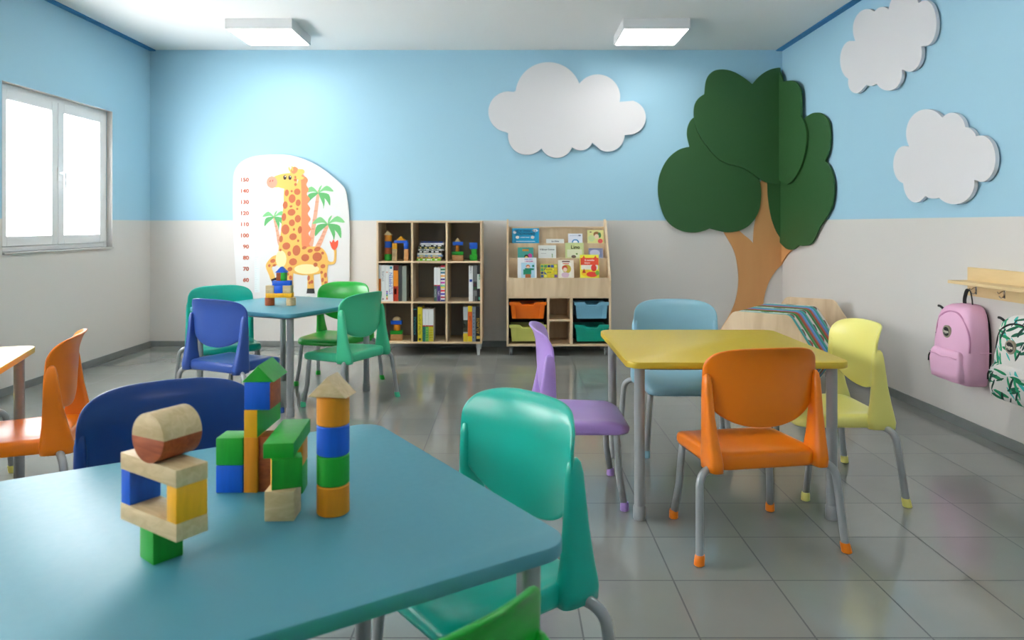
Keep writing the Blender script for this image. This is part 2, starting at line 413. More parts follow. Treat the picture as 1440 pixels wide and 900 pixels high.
def plastic(name, rgb, rough=.32): return mat(name, rgb, rough, bump=.03, bscale=400)
P = {'orange': plastic('orange_plastic', (238, 124, 6)), 'lblue': plastic('light_blue_plastic', (136, 182, 200)), 'lime': plastic('lime_yellow_plastic', (230, 222, 122)),
     'purple': plastic('lilac_plastic', (172, 138, 210)), 'teal': plastic('teal_plastic', (0, 172, 152)), 'navy': plastic('navy_plastic', (2, 54, 124)),
     'green': plastic('bright_green_plastic', (8, 158, 40)), 'royal': plastic('royal_blue_plastic', (52, 84, 162)), 'mint': plastic('mint_green_plastic', (70, 198, 148))}
def set_shade(o, m):
    for s in o.material_slots:
        if s.material != M_STEEL: s.link = 'OBJECT'; s.material = m
def copy_chair(src, m, lb):
    r = src.copy(); C.objects.link(r); r['label'] = lb
    for ch in src.children:
        c = ch.copy(); C.objects.link(c); c.parent = r; set_shade(c, m)
        for g in ch.children:
            d = g.copy(); C.objects.link(d); d.parent = c; set_shade(d, m)
    return r
chairs = [('orange', 'orange plastic chair with its back to the camera at the yellow table', .91, 2.81, 10, 1),
 ('purple', 'lilac plastic chair seen side-on at the left end of the yellow table', .30, 3.24, -90, 1),
 ('lblue', 'light blue plastic chair facing the camera behind the yellow table', .922, 3.90, 180, 1.03),
 ('lime', 'lime yellow plastic chair facing left at the right end of the yellow table', 1.465, 3.352, 90, 1),
 ('teal', 'large teal plastic chair at the right side of the nearest blue table', -.092, 1.77, 128, 1),
 ('navy', 'navy blue plastic chair behind the nearest blue table', -.875, 1.885, 210.7, 1),
 ('green', 'bright green chair cut off by the bottom edge, only its backrest top showing', -.215, .93, 40, 1),
 ('orange', 'orange plastic chair on the left at the table cut off by the frame', -1.985, 2.94, 111, 1),
 ('lime', 'lime-footed chair behind the table cut off by the left edge, mostly out of frame', -2.604, 3.18, 201, 1),
 ('royal', 'royal blue chair with its back to the camera at the table by the giraffe chart', -1.735, 4.53, -25, 1),
 ('mint', 'mint green chair at the right of the table by the giraffe chart', -1.116, 4.868, 64.7, 1),
 ('green', 'bright green chair facing the camera behind the table by the giraffe chart', -1.34, 5.475, 162, 1),
 ('teal', 'teal chair facing the camera behind the royal blue chair', -2.045, 5.156, 215, 1)]
c0 = None
for i, (m, lb, x, y, a, s) in enumerate(chairs):
    if c0 is None: c0 = make_chair(lb, P[m]); t = c0
    else: t = copy_chair(c0, P[m], lb)
    t.location = (x, y, 0); t.rotation_euler = (0, 0, math.radians(a)); t.scale = (s, s, s)

# ------------------------------------------------------------------ toy blocks
def blk(shape, dims, loc, rz, cols, lb, grp, split=None):
    """shape: box / cylinder / roof / log / dome; dims = (x, y, z); loc = centre of the underside"""
    a, b, c = dims; bm = bmesh.new(); e = min(dims)*.045
    if shape == 'box':
        if split == 'z': box(bm, -a/2, a/2, -b/2, b/2, 0, c/2, e, 0); box(bm, -a/2, a/2, -b/2, b/2, c/2, c, e, 1)
        else:
            box(bm, -a/2, a/2, -b/2, b/2, 0, c, e)
            if split == 'face':            # the right-hand side painted another colour
                bm.normal_update()
                for f in bm.faces:
                    if f.normal.x > .7: f.material_index = 1
            if split == 'left':
                bm.normal_update()
                for f in bm.faces:
                    if f.normal.x < -.7: f.material_index = 1
    elif shape == 'cylinder': cyl(bm, 0, 0, 0, c, a/2, n=40, bev=e)
    elif shape == 'roof': prism(bm, [(-a/2, 0), (a/2, 0), (0, c)], lambda u, v, d: Vector((u, d, v)), -b/2, b/2, 0, e)
    elif shape == 'log':                    # lying cylinder along y, lower half another colour
        for mi, (s0, s1) in enumerate(((0, 1), (1, 2))):
            pts = [(a/2*math.cos(PI*t/24), c/2+c/2*math.sin(PI*t/24)) for t in range(24*s0, 24*s1+1)]
            prism(bm, pts, lambda u, v, d: Vector((u, d, v)), -b/2, b/2, mi, .0012)
    elif shape == 'dome': loft(bm, [sring(0, 0, z*c, a/2*r, b/2*r, 30, 2.4) for z, r in ((0, .97), (.05, 1), (.3, .97), (.6, .82), (.85, .55), (1, .15))])
    elif shape == 'taper': loft(bm, [sring(0, 0, 0, a*.36, b*.36, 4, 1.0), sring(0, 0, c, a*.62, b*.62, 4, 1.0)])
    o = obj('toy_block', bm, [B[q] for q in cols], None, loc, rz, smooth=True)
    return tag(o, lb, 'toy block', grp)
ZT = .65; U = .0565; R_ = math.radians
G1 = 'blocks of the stack with the log on top'; a1 = R_(-34.0)       # planks run along (cos146, sin146)
def on(x, y, du, dv=0):             # du along the plank direction (towards the camera side), dv across it
    return (x+.829*du+.559*dv, y-.559*du+.829*dv)
blk('box', (.05, .05, .055), (-.580, 1.196, ZT), R_(-40), ['green'], 'green cube at the foot of the stack with the log on top', G1)
px, py = -.5736, 1.189
blk('box', (.165, .055, .028), (px, py, ZT+.055), a1, ['natural'], 'natural wood plank lying on the green cube', G1)
q = on(px, py, .0825-.0140); blk('box', (.027, .054, U), (q[0], q[1], ZT+.083), a1, ['yellow'], 'yellow block standing between the two natural planks', G1)
q = on(px, py, -.0825+.0150); blk('box', (.027, .054, U), (q[0], q[1], ZT+.083), a1, ['blue'], 'blue block standing between the two natural planks', G1)
blk('box', (.165, .055, .028), (px, py, ZT+.083+U), a1, ['natural'], 'upper natural wood plank carrying the round log', G1)
blk('log', (.080, .072, .080), (-.566, 1.187, ZT+.111+U), R_(-28), ['natural', 'brown'], 'short round log, pale above and red-brown below, topmost of its stack', G1)
G2 = 'blocks of the castle on the near table'
blk('box', (.056, .056, U), (-.577, 1.504, ZT), 0, ['blue'], 'blue cube under the green cube on the left of the castle', G2)
blk('box', (.056, .056, U), (-.577, 1.504, ZT+U), 0, ['green'], 'green cube on the blue cube on the left of the castle', G2)
blk('box', (.0275, .056, 2*U), (-.534, 1.505, ZT), 0, ['orange'], 'tall orange block standing upright in the castle', G2)
blk('box', (.0275, .050, 2*U), (-.506, 1.508, ZT), 0, ['brown'], 'tall red-brown block standing upright in the castle', G2)
blk('box', (.0275, .150, U), (-.534, 1.553, ZT+2*U), 0, ['yellow', 'green'], 'yellow-ended block with a green side under the blue and brown cube', G2, 'face')
blk('box', (.054, .070, U), (-.521, 1.514, ZT+3*U), 0, ['blue', 'brown'], 'blue cube with a red-brown side under the green roof', G2, 'face')
blk('roof', (.066, .105, .034), (-.523, 1.535, ZT+4*U), R_(2), ['green'], 'green triangular roof block on top of the castle', G2)
blk('box', (.055, .052, U), (-.430, 1.360, ZT), R_(2), ['natural'], 'natural wood cube at the front of the castle', G2)
blk('box', (.056, .034, U), (-.424, 1.362, ZT+U), R_(21), ['green', 'yellow'], 'green block with a yellow end on the natural cube of the castle', G2, 'left')
blk('box', (.052, .052, U), (-.453, 1.495, ZT), R_(5), ['green'], 'green cube under the far end of the green plank', G2)
blk('box', (.052, .052, U), (-.453, 1.495, ZT+U), R_(5), ['orange'], 'orange cube under the far end of the green plank', G2)
blk('box', (.056, .172, .028), (-.443, 1.433, ZT+2*U), R_(5.5), ['green'], 'green plank bridging the front and back of the castle', G2)
G3 = 'blocks of the round tower'
for k, (c, l) in enumerate((('orange', 'yellow-orange round block at the foot of the round tower'), ('green', 'green round block, second from below in the round tower'),
                            ('blue', 'blue round block, third from below in the round tower'), ('orange', 'yellow-orange round block under the pale roof of the round tower'))):
    blk('cylinder', (.0615, .0615, U), (-.340, 1.379, ZT+k*U), .3*k, [c], l, G3)
blk('roof', (.076, .056, .038), (-.341, 1.376, ZT+4*U), R_(-8), ['natural'], 'natural wood triangular roof on the round tower', G3)
G4 = 'blocks of the small castle on the far blue table'
y4 = 4.93
def X4(p, y=y4): return (p-PX)*y/F
for p, c, l in ((379.4, 'brown', 'red-brown round block, left foot of the far castle'), (409.4, 'natural', 'natural round block, right foot of the far castle')):
    blk('cylinder', (.064, .064, .055), (X4(p), y4, ZT), 0, [c], l, G4)
blk('box', (.178, .055, .03), (X4(393.5), y4, ZT+.055), 0, ['yellow'], 'yellow plank across the two round feet of the far castle', G4)
for p, c, l in ((381, 'natural', 'natural cube on the left of the far castle'), (393, 'blue', 'blue cube in the middle of the far castle'), (405, 'natural', 'natural cube on the right of the far castle')):
    blk('box', (.056, .055, .053), (X4(p), y4, ZT+.085), 0, [c], l, G4)
blk('box', (.122, .055, .032), (X4(397), y4, ZT+.138), 0, ['blue'], 'blue plank across the middle of the far castle', G4)
blk('box', (.029, .055, .056), (X4(393.2), y4, ZT+.170), 0, ['brown'], 'red-brown block under the roof of the far castle', G4)
blk('box', (.029, .055, .056), (X4(399.3), y4, ZT+.170), 0, ['green'], 'green block under the roof of the far castle', G4)
blk('roof', (.078, .055, .04), (X4(396.5), y4, ZT+.226), 0, ['blue'], 'blue triangular roof of the far castle', G4)

# ------------------------------------------------------------------ open bookcase with nine cells
YS = 6.6
def SX(p, y=YS): return (p-PX)*y/F
def SZ(p, y=YS): return H-(p-PY)*y/F
cx0, cx1 = SX(529.5), SX(677.8); cz0, cz1 = SZ(483.5), SZ(310.5); th = .017
case = thing('bookcase', 'birch bookcase with nine open cells and small white legs against the back wall', 'bookcase', ((cx0+cx1)/2, YS, 0))
cw = (cx1-cx0)/2; dp = .42
obj('side_panel', box(bmesh.new(), -cw, -cw+th, 0, dp, cz0, cz1, .001), M_BIRCH, case)
obj('side_panel', box(bmesh.new(), cw-th, cw, 0, dp, cz0, cz1, .001), M_BIRCH, case)
obj('top_panel', box(bmesh.new(), -cw+th, cw-th, 0, dp, cz1-th, cz1, .001), M_BIRCHX, case)
obj('bottom_panel', box(bmesh.new(), -cw+th, cw-th, 0, dp, cz0, cz0+th, .001), M_BIRCHX, case)
obj('back_panel', box(bmesh.new(), -cw+th, cw-th, dp-.012, dp-.002, cz0+th, cz1-th), M_DARKBACK, case)
ch = (cz1-cz0-4*th)/3; cwid = (2*cw-4*th)/3
colx = [-cw+th+k*(cwid+th) for k in range(3)]; rowz = [cz0+th+k*(ch+th) for k in range(3)]
for k in (1, 2):
    obj('divider', box(bmesh.new(), colx[k]-th, colx[k], .002, dp-.012, cz0+th, cz1-th, .001), M_BIRCH, case)
    obj('shelf', box(bmesh.new(), -cw+th, cw-th, .001, dp-.012, rowz[k]-th, rowz[k], .001), M_BIRCHX, case)
for sx in (-1, 1):
    for yy in (.05, .37):
        bm = bmesh.new(); loft(bm, [sring(sx*(cw-.035), yy, z, r, r, 16, 2) for z, r in ((0, .011), (.004, .0125), (cz0-.01, .022), (cz0, .03))])
        obj('leg', bm, M_WHITE, case, smooth=True)
ox = (cx0+cx1)/2
def cell_x(z3x): return SX(510+z3x/4.283)       # reading aid: enlarged-photo column to metres on the shelf front
def bookcol(name, rgb): return mat(name, rgb, .45)
def book(x0, x1, z, h, cols, lb, grp, dpt=.17, y=YS+.02, marks=(), txt=None):
    """upright book: spine faces -y. cols = cover; marks = (z0, z1, colour, x0, x1 fractions)"""
    w = x1-x0-.0015; bm = bmesh.new()
    ms = [bookcol('cover_%d_%d_%d' % cols, cols), mat('book_pages', (226, 220, 206), .8)]
    box(bm, -w/2, w/2, 0, .003, 0, h, .0006); box(bm, -w/2, -w/2+.002, .003, dpt, 0, h); box(bm, w/2-.002, w/2, .003, dpt, 0, h)
    box(bm, -w/2+.002, w/2-.002, .003, dpt-.004, .004, h-.004, mi=1)
    for (a, b, c, f0, f1) in marks:
        ms.append(bookcol('cover_%d_%d_%d' % c, c)); box(bm, -w/2+w*f0, -w/2+w*f1, -.0006, 0, h*a, h*b, mi=len(ms)-1)
    if txt:
        s, c, sz, fz = txt; ms.append(bookcol('cover_%d_%d_%d' % c, c))
        M = Matrix.Translation((0, -.0008, h*fz)) @ Matrix.Rotation(PI/2, 4, 'X') @ Matrix.Rotation(PI/2, 4, 'Z')
        add_text(bm, s, sz, M, len(ms)-1, 'CENTER', 0, 1, .0002)
    o = obj('book', bm, ms, None, ((x0+x1)/2, y, z))
    return tag(o, lb, 'book', grp)
rz_ = [cz0+th, rowz[1], rowz[2]]        # floors, bottom row first
def hh(a, b): return (b-a)/4.283*YS/F
W_ = (236, 236, 234)
g = 'books in the left cell of the middle row'
L = [(89, 108, 312, (222, 118, 30), [(.62, 1, W_, 0, 1)], None, 'orange book with white top, leftmost in the middle row'),
     (108, 133, 315, W_, [(.05, .08, (120, 120, 120), .3, .7)], ('STORIE', (120, 120, 130), .03, .7), 'plain white book right of the orange and white one'),
     (133, 156, 316, W_, [(.25, .29, (150, 60, 160), .3, .7), (.20, .24, (60, 90, 200), .3, .7), (.15, .19, (60, 170, 80), .3, .7), (.10, .14, (240, 200, 40), .3, .7), (.05, .09, (220, 60, 50), .3, .7), (.8, .82, (230, 120, 60), .25, .75)], None, 'white book with rainbow dots low on its spine'),
     (156, 181, 316, W_, [(.9, .97, (30, 150, 170), .2, .8)], ('STUMPFEN', (30, 80, 180), .042, .5), 'white book with large blue spine lettering'),
     (182, 212, 316, (238, 142, 24), [(.0, .42, (190, 50, 20), 0, 1), (.86, 1, (90, 20, 18), 0, 1), (.2, .36, (60, 20, 20), .2, .7)], None, 'orange and dark red book in the middle row'),
     (213, 233, 316, (56, 58, 60), [], None, 'dark charcoal book in the middle row'),
     (235, 262, 320, (142, 150, 140), [], None, 'grey-green book at the right of its row')]
for a, b, top, c, mk, tx, lb in L: book(cell_x(a), cell_x(b), rz_[1], hh(top, 533), c, lb, g, marks=mk, txt=tx)
g = 'books in the centre cell of the middle row'
purp = [(0, .46, (92, 60, 130), .0, 1), (.46, .49, (190, 30, 50), 0, 1)]
book(cell_x(428), cell_x(447), rz_[1], hh(330, 533), W_, 'white book with green and purple lower spine, left of the striped book', g, marks=[(0, .46, (70, 100, 90), .0, 1), (.46, .49, (190, 30, 50), 0, 1)], txt=('MONDI', (220, 220, 220), .022, .24))
book(cell_x(447), cell_x(467), rz_[1], hh(330, 533), W_, 'white book with purple lower spine, beside the striped book', g, marks=purp, txt=('LIBRI', (220, 220, 220), .022, .24))
sc = [(200, 40, 60), (230, 230, 230), (60, 150, 90), (230, 230, 230), (40, 110, 140), (230, 230, 230), (240, 170, 80), (230, 230, 230), (40, 40, 140), (230, 230, 230), (200, 50, 170), (230, 230, 230), (90, 180, 130), (240, 210, 90), (230, 230, 230), (220, 40, 60), (230, 230, 230), (60, 60, 190), (230, 230, 230), (200, 60, 80), (230, 230, 230), (30, 60, 130)]
book(cell_x(468), cell_x(495), rz_[1], hh(316, 533), W_, 'book with a spine of many thin coloured stripes', g, marks=[((21-i)/22, (22-i)/22, c, 0, 1) for i, c in enumerate(sc) if c[0] != 230])
g = 'books in the right cell of the middle row'
book(cell_x(638), cell_x(663), rz_[1], hh(320, 533), W_, 'white book with a round blue dot on its spine', g, marks=[(.55, .625, (34, 72, 160), .2, .85)], txt=('IL MARE', (120, 120, 120), .018, .9))
book(cell_x(664), cell_x(688), rz_[1], hh(316, 533), (120, 122, 120), 'grey book with red and green patch beside the dotted one', g, marks=[(.3, .55, (60, 62, 60), 0, 1), (.42, .5, (190, 70, 80), .2, .7), (.33, .4, (80, 160, 70), .3, .8), (.0, .15, (60, 62, 60), .5, 1)])
book(cell_x(688), cell_x(711), rz_[1], hh(314, 533), (26, 28, 28), 'black book with a mint patch against the right side panel', g, marks=[(.35, .75, (196, 214, 206), 0, 1), (.6, .74, (60, 170, 140), .5, .95), (.04, .12, (60, 170, 140), .4, .9)])
g = 'books in the centre cell of the bottom row'
book(cell_x(299), cell_x(327), rz_[0], hh(562, 775), (20, 24, 28), 'black book with teal spine lettering', g, txt=('AVVENTURE', (60, 170, 180), .03, .45), marks=[(.9, .93, (60, 170, 180), .2, .8)])
book(cell_x(329), cell_x(357), rz_[0], hh(566, 775), (228, 208, 40), 'yellow book with black spine lettering', g, txt=('OLTRE LE SETTE', (30, 30, 26), .026, .5), marks=[(.03, .1, (30, 30, 26), .3, .7)])
for a, b, c, s, lb in ((359, 377, (60, 150, 130), (30, 60, 120), 'white-topped book with teal and navy stripes below'), (377, 396, (120, 200, 90), (200, 230, 120), 'white-topped book with light green stripes below'), (396, 425, (232, 214, 60), (240, 232, 140), 'thick white-topped book with yellow lower half')):
    book(cell_x(a), cell_x(b), rz_[0], hh(578, 775), W_, lb, g, marks=[(0, .46, c, 0, 1), (.46, .5, (190, 30, 40), 0, 1)]+[(k*.075, k*.075+.03, s, .1, .9) for k in range(6)])
g = 'books in the right cell of the bottom row'
book(cell_x(605), cell_x(632), rz_[0], hh(565, 775), (200, 204, 206), 'book with grey top, dark middle and yellow foot', g, marks=[(.28, .62, (52, 54, 40), 0, 1), (0, .24, (226, 196, 50), 0, 1), (.4, .5, (200, 200, 196), .2, .6)])
book(cell_x(632), cell_x(659), rz_[0], hh(560, 775), (232, 104, 28), 'orange book with yellow ends', g, marks=[(.84, 1, (238, 206, 30), 0, 1), (0, .15, (238, 206, 30), 0, 1)], txt=('LUCE', (90, 30, 20), .02, .65))
book(cell_x(659), cell_x(680), rz_[0], hh(564, 775), (134, 144, 158), 'grey-blue book with speckled spine', g, marks=[(.1+.1*k, .14+.1*k, (90, 96, 110), .2+.1*(k % 3), .5+.1*(k % 3)) for k in range(8)])
book(cell_x(680), cell_x(711), rz_[0], hh(562, 775), (22, 20, 20), 'black book with gold spine lettering', g, marks=[(.08, .16, (214, 180, 60), .15, .85)], txt=('ATLANTE', (206, 164, 60), .034, .45))
# lying stack
g = 'stack of books lying in the top centre cell'
zb = rz_[2]
S = [((120, 196, 30), .020, 320, 465, 'bright green book at the bottom of the lying stack'), ((238, 190, 110), .014, 320, 466, 'cream and orange book in the lying stack'), ((120, 160, 206), .017, 324, 476, 'light blue book in the lying stack'),
     ((232, 226, 214), .015, 322, 470, 'white book in the lower half of the lying stack'), ((30, 30, 30), .020, 326, 466, 'black book in the lying stack'), ((222, 222, 218), .014, 330, 486, 'white book in the middle of the lying stack'),
     ((36, 52, 34), .020, 328, 486, 'dark green book in the lying stack'), ((40, 40, 44), .015, 336, 484, 'charcoal book in the upper half of the lying stack'), ((228, 228, 230), .016, 342, 486, 'white book second from the top of the lying stack'), ((34, 62, 140), .012, 344, 478, 'navy book at the top of the lying stack')]
for i, (c, h_, a, b, lb) in enumerate(S):
    x0, x1 = cell_x(a), cell_x(b); w = x1-x0; bm = bmesh.new(); k = h_*1.08
    ms = [bookcol('cover_%d_%d_%d' % c, c), MATS['book_pages'], bookcol('cover_a%d' % (i % 4), [(250, 250, 250), (60, 60, 60), (230, 210, 120), (240, 240, 240)][i % 4])]
    box(bm, -w/2, w/2, 0, .16, 0, .002); box(bm, -w/2, w/2, 0, .16, k-.002, k); box(bm, -w/2, w/2, 0, .003, .002, k-.002)
    box(bm, -w/2+.003, w/2-.003, .003, .155, .002, k-.002, mi=1)
    for q in range(5): box(bm, -w/2+w*(.08+.17*q), -w/2+w*(.08+.17*q+.05+.05*((i+q) % 3)), -.0008, 0, k*.25, k*.75, mi=2)
    tag(obj('book', bm, ms, None, ((x0+x1)/2, YS+.06+.004*(i % 3), zb)), lb, 'book', g); zb += k+.0003
# blocks in the bookcase
g = 'toy blocks in the bookcase'; yb = YS+.11; bs = (yb/YS)
def bx_(a, b, zf, z0, z1, shape, col, lb, base, d=.06):
    """a, b columns and z0, z1 rows of the enlarged photo; base = row of the shelf floor"""
    x0, x1 = (510+a/4.283-PX)*yb/F, (510+b/4.283-PX)*yb/F
    blk(shape, (x1-x0-.0006, d if shape != 'cylinder' else x1-x0, (z1-z0)/4.283*yb/F), ((x0+x1)/2, yb, zf+(base-z1)/4.283*yb/F), 0, [col], lb, g)
f = rz_[2]
for a, b, z0, z1, s, c, lb in [(132, 176, 237, 277, 'cylinder', 'green', 'green round block at the foot of the tower in the top left cell'), (132, 176, 199, 237, 'cylinder', 'brown', 'dark red round block in the tower in the top left cell'),
        (132, 176, 161, 199, 'cylinder', 'blue', 'blue round block in the tower in the top left cell'), (132, 176, 123, 161, 'cylinder', 'orange', 'orange round block under the roof in the top left cell'), (126, 182, 97, 123, 'roof', 'natural', 'natural roof block on the tower in the top left cell'),
        (180, 208, 242, 277, 'box', 'natural', 'natural cube at the left foot of the arch'), (180, 208, 207, 242, 'box', 'natural', 'second natural cube in the left pillar of the arch'), (180, 208, 171, 207, 'box', 'yellow', 'yellow cube at the top of the left pillar of the arch'),
        (250, 276, 242, 277, 'box', 'wood', 'wood brown cube at the right foot of the arch'), (250, 276, 207, 242, 'box', 'wood', 'second wood brown cube in the right pillar of the arch'), (250, 276, 171, 207, 'box', 'blue', 'blue cube at the top of the right pillar of the arch'),
        (190, 272, 155, 171, 'box', 'blue', 'blue plank across the arch'), (205, 258, 129, 155, 'roof', 'yellow', 'yellow roof block on the arch'),
        (539, 608, 243, 277, 'box', 'wood', 'wide wood brown block in the top right cell'), (539, 608, 222, 243, 'box', 'green', 'green plank on the wide brown block'), (560, 581, 184, 222, 'cylinder', 'orange', 'orange round block under the blue plank in the top right cell'),
        (543, 605, 163, 184, 'box', 'blue', 'blue plank under the small roof in the top right cell'), (552, 592, 141, 163, 'roof', 'natural', 'natural roof block in the top right cell'),
        (645, 691, 241, 277, 'box', 'green', 'wide green cube at the foot of the small pile in the top right cell'), (655, 688, 206, 241, 'box', 'green', 'narrow green cube in the small pile in the top right cell'), (643, 692, 168, 206, 'box', 'blue', 'blue cube on the two green cubes')]:
    bx_(a, b, f, z0, z1, s, c, lb, 277)
f = rz_[0]
for a, b, z0, z1, s, c, lb in [(170, 240, 730, 767, 'box', 'wood', 'wide wood brown block in the bottom left cell'), (168, 241, 708, 730, 'box', 'green', 'green plank in the bottom left cell'), (187, 227, 671, 708, 'cylinder', 'orange', 'orange block in the bottom left cell'),
        (172, 238, 648, 671, 'box', 'blue', 'blue plank in the bottom left cell'), (180, 232, 625, 648, 'dome', 'natural', 'natural domed block on top in the bottom left cell')]:
    bx_(a, b, f, z0, z1, s, c, lb, 767)

# ------------------------------------------------------------------ display unit with book tiers and trays
u0, u1 = SX(712.3), SX(859.5); um = (u0+u1)/2; uw = (u1-u0)/2
unit = thing('book_display_unit', 'birch display unit on castors with three tiers of picture books above four trays', 'bookcase', (um, YS, 0))
zb0 = SZ(487); zb1 = SZ(483.5)
def side(sx):
    pr = [(0, zb0), (.42, zb0), (.42, 1.255), (.355, 1.255), (.33, 1.235), (.25, 1.12), (.16, .97), (.07, .82), (.02, .74), (0, .69)]
    bm = bmesh.new(); x0, x1 = (-uw, -uw+.018) if sx < 0 else (uw-.018, uw)
    prism(bm, pr, lambda u, v, d: Vector((d, u, v)), x0, x1, 0, .001); return bm
for s in (-1, 1): obj('side_panel', side(s), M_BIRCH, unit)
iw = uw-.018
obj('bottom_panel', box(bmesh.new(), -iw, iw, .002, .42, zb0, zb0+.018, .001), M_BIRCHX, unit)
zt0 = SZ(419.5)
obj('middle_panel', box(bmesh.new(), -iw, iw, .004, .42, zt0, zt0+.016, .001), M_BIRCHX, unit)
obj('front_panel', box(bmesh.new(), -iw, iw, .002, .018, zt0+.016, SZ(391), .001), M_BIRCH, unit)
ya, yb2, yc_ = .15, .27, .385
obj('tier_panel', box(bmesh.new(), -iw, iw, ya, ya+.012, .58, SZ(363, YS+ya), .001), M_BIRCH, unit)
obj('tier_panel', box(bmesh.new(), -iw, iw, yb2, yb2+.012, .74, SZ(342, YS+yb2), .001), M_BIRCH, unit)
obj('back_panel', box(bmesh.new(), -iw, iw, yc_, yc_+.012, .1, SZ(321, YS+yc_), .001), M_BIRCH, unit)
obj('top_rail', box(bmesh.new(), -iw, iw, yc_-.02, yc_+.03, SZ(321, YS+yc_), SZ(321, YS+yc_)+.016, .001), M_BIRCHX, unit)
for z, a, b in ((.58, .018, ya), (.74, ya+.012, yb2), (.90, yb2+.012, yc_)):
    obj('ledge', box(bmesh.new(), -iw, iw, a, b, z, z+.012), M_BIRCHX, unit)
d1a, d1b = SX(769.5)-um, SX(772.7)-um; d2a, d2b = SX(801.8)-um, SX(805.5)-um
obj('divider', box(bmesh.new(), d1a, d1b, .004, .38, zb0+.018, zt0, .001), M_BIRCH, unit)
obj('divider', box(bmesh.new(), d2a, d2b, .004, .38, zb0+.018, zt0, .001), M_BIRCH, unit)
obj('shelf', box(bmesh.new(), d1b, d2a, .006, .38, SZ(452), SZ(449.6), .001), M_BIRCHX, unit)
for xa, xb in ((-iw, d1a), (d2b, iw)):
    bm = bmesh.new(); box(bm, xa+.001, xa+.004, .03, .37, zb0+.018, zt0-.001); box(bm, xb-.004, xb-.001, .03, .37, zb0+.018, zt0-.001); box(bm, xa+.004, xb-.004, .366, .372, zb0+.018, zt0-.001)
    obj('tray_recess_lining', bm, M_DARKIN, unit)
M_RUB = mat('grey_castor_rubber', (120, 122, 124), .4)
for sx in (-1, 1):
    for yy in (.05, .36):
        bm = bmesh.new()
        prism(bm, [(.034*math.cos(a*PI/12), .034+.034*math.sin(a*PI/12)) for a in range(24)], lambda u, v, d: Vector((sx*(uw-.04)+d, yy+u, v)), -.012, .012, 0, .003)
        w_ = obj('castor', bm, M_RUB, unit)
        bm = bmesh.new(); x = sx*(uw-.04)
        box(bm, x-.02, x-.015, yy-.018, yy+.018, .03, zb0-.004, .001); box(bm, x+.015, x+.02, yy-.018, yy+.018, .03, zb0-.004, .001); box(bm, x-.022, x+.022, yy-.022, yy+.022, zb0-.004, zb0)
        obj('castor_fork', bm, M_CHROME, w_)
def tray(p0, p1, pt_, pb, m, lb):
    x0, x1 = SX(p0), SX(p1); w = x1-x0; h = (pb-pt_)*YS/F; z = SZ(pb); hw = w/2
    t = thing('storage_tray', lb, 'tray', ((x0+x1)/2, YS+.012, z), 0, 'plastic trays in the display unit')
    bm = bmesh.new()
    def rr(w2, y0, y1, zz): return [Vector((-w2, y0, zz)), Vector((w2, y0, zz)), Vector((w2, y1, zz)), Vector((-w2, y1, zz))]
    tw = .0035
    loft(bm, [rr(hw*.85-tw, .02+tw, .33-tw, .004), rr(hw*.93-tw, .012+tw, .345-tw, h*.86), rr(hw*.93, .012, .345, h*.86), rr(hw*.85, .02, .33, 0)], cap=False)
    bmesh.ops.holes_fill(bm, edges=[e for e in bm.edges if e.is_boundary])
    obj('bin', bm, m, t)
    bm = bmesh.new(); nt_ = h*.20
    pts = [(-hw, h*.84), (-hw, h), (-hw*.42, h), (-hw*.30, h-nt_), (hw*.30, h-nt_), (hw*.42, h), (hw, h), (hw, h*.84), (hw*.95, h*.80), (hw*.46, h*.80), (hw*.34, h*.80-nt_*.9), (-hw*.34, h*.80-nt_*.9), (-hw*.46, h*.80), (-hw*.95, h*.80)]
    prism(bm, pts, lambda u, v, d: Vector((u, d, v)), -.004, .014, 0, .0012)
    obj('rim', bm, m, t)
    bm = bmesh.new()
    for s in (-1, 1):
        prism(bm, [(s*hw*.60, h*.02), (s*hw*.66, h*.80), (s*hw*.86, h*.80), (s*hw*.80, h*.02)], lambda u, v, d: Vector((u, d, v)), .004, .016, 0, .001)
    obj('front_rib', bm, m, t)
tray(716, 768.5, 425, 448.7, plastic('orange_tray_plastic', (236, 112, 14)), 'orange storage tray in the upper left of the display unit')
tray(716, 768.5, 457, 480.8, plastic('lime_tray_plastic', (212, 212, 110)), 'lime yellow storage tray in the lower left of the display unit')
tray(808, 857, 425, 448.7, plastic('blue_tray_plastic', (120, 176, 200)), 'light blue storage tray in the upper right of the display unit')
tray(808, 857, 457, 480.8, plastic('teal_tray_plastic', (10, 158, 134)), 'teal storage tray in the lower right of the display unit')
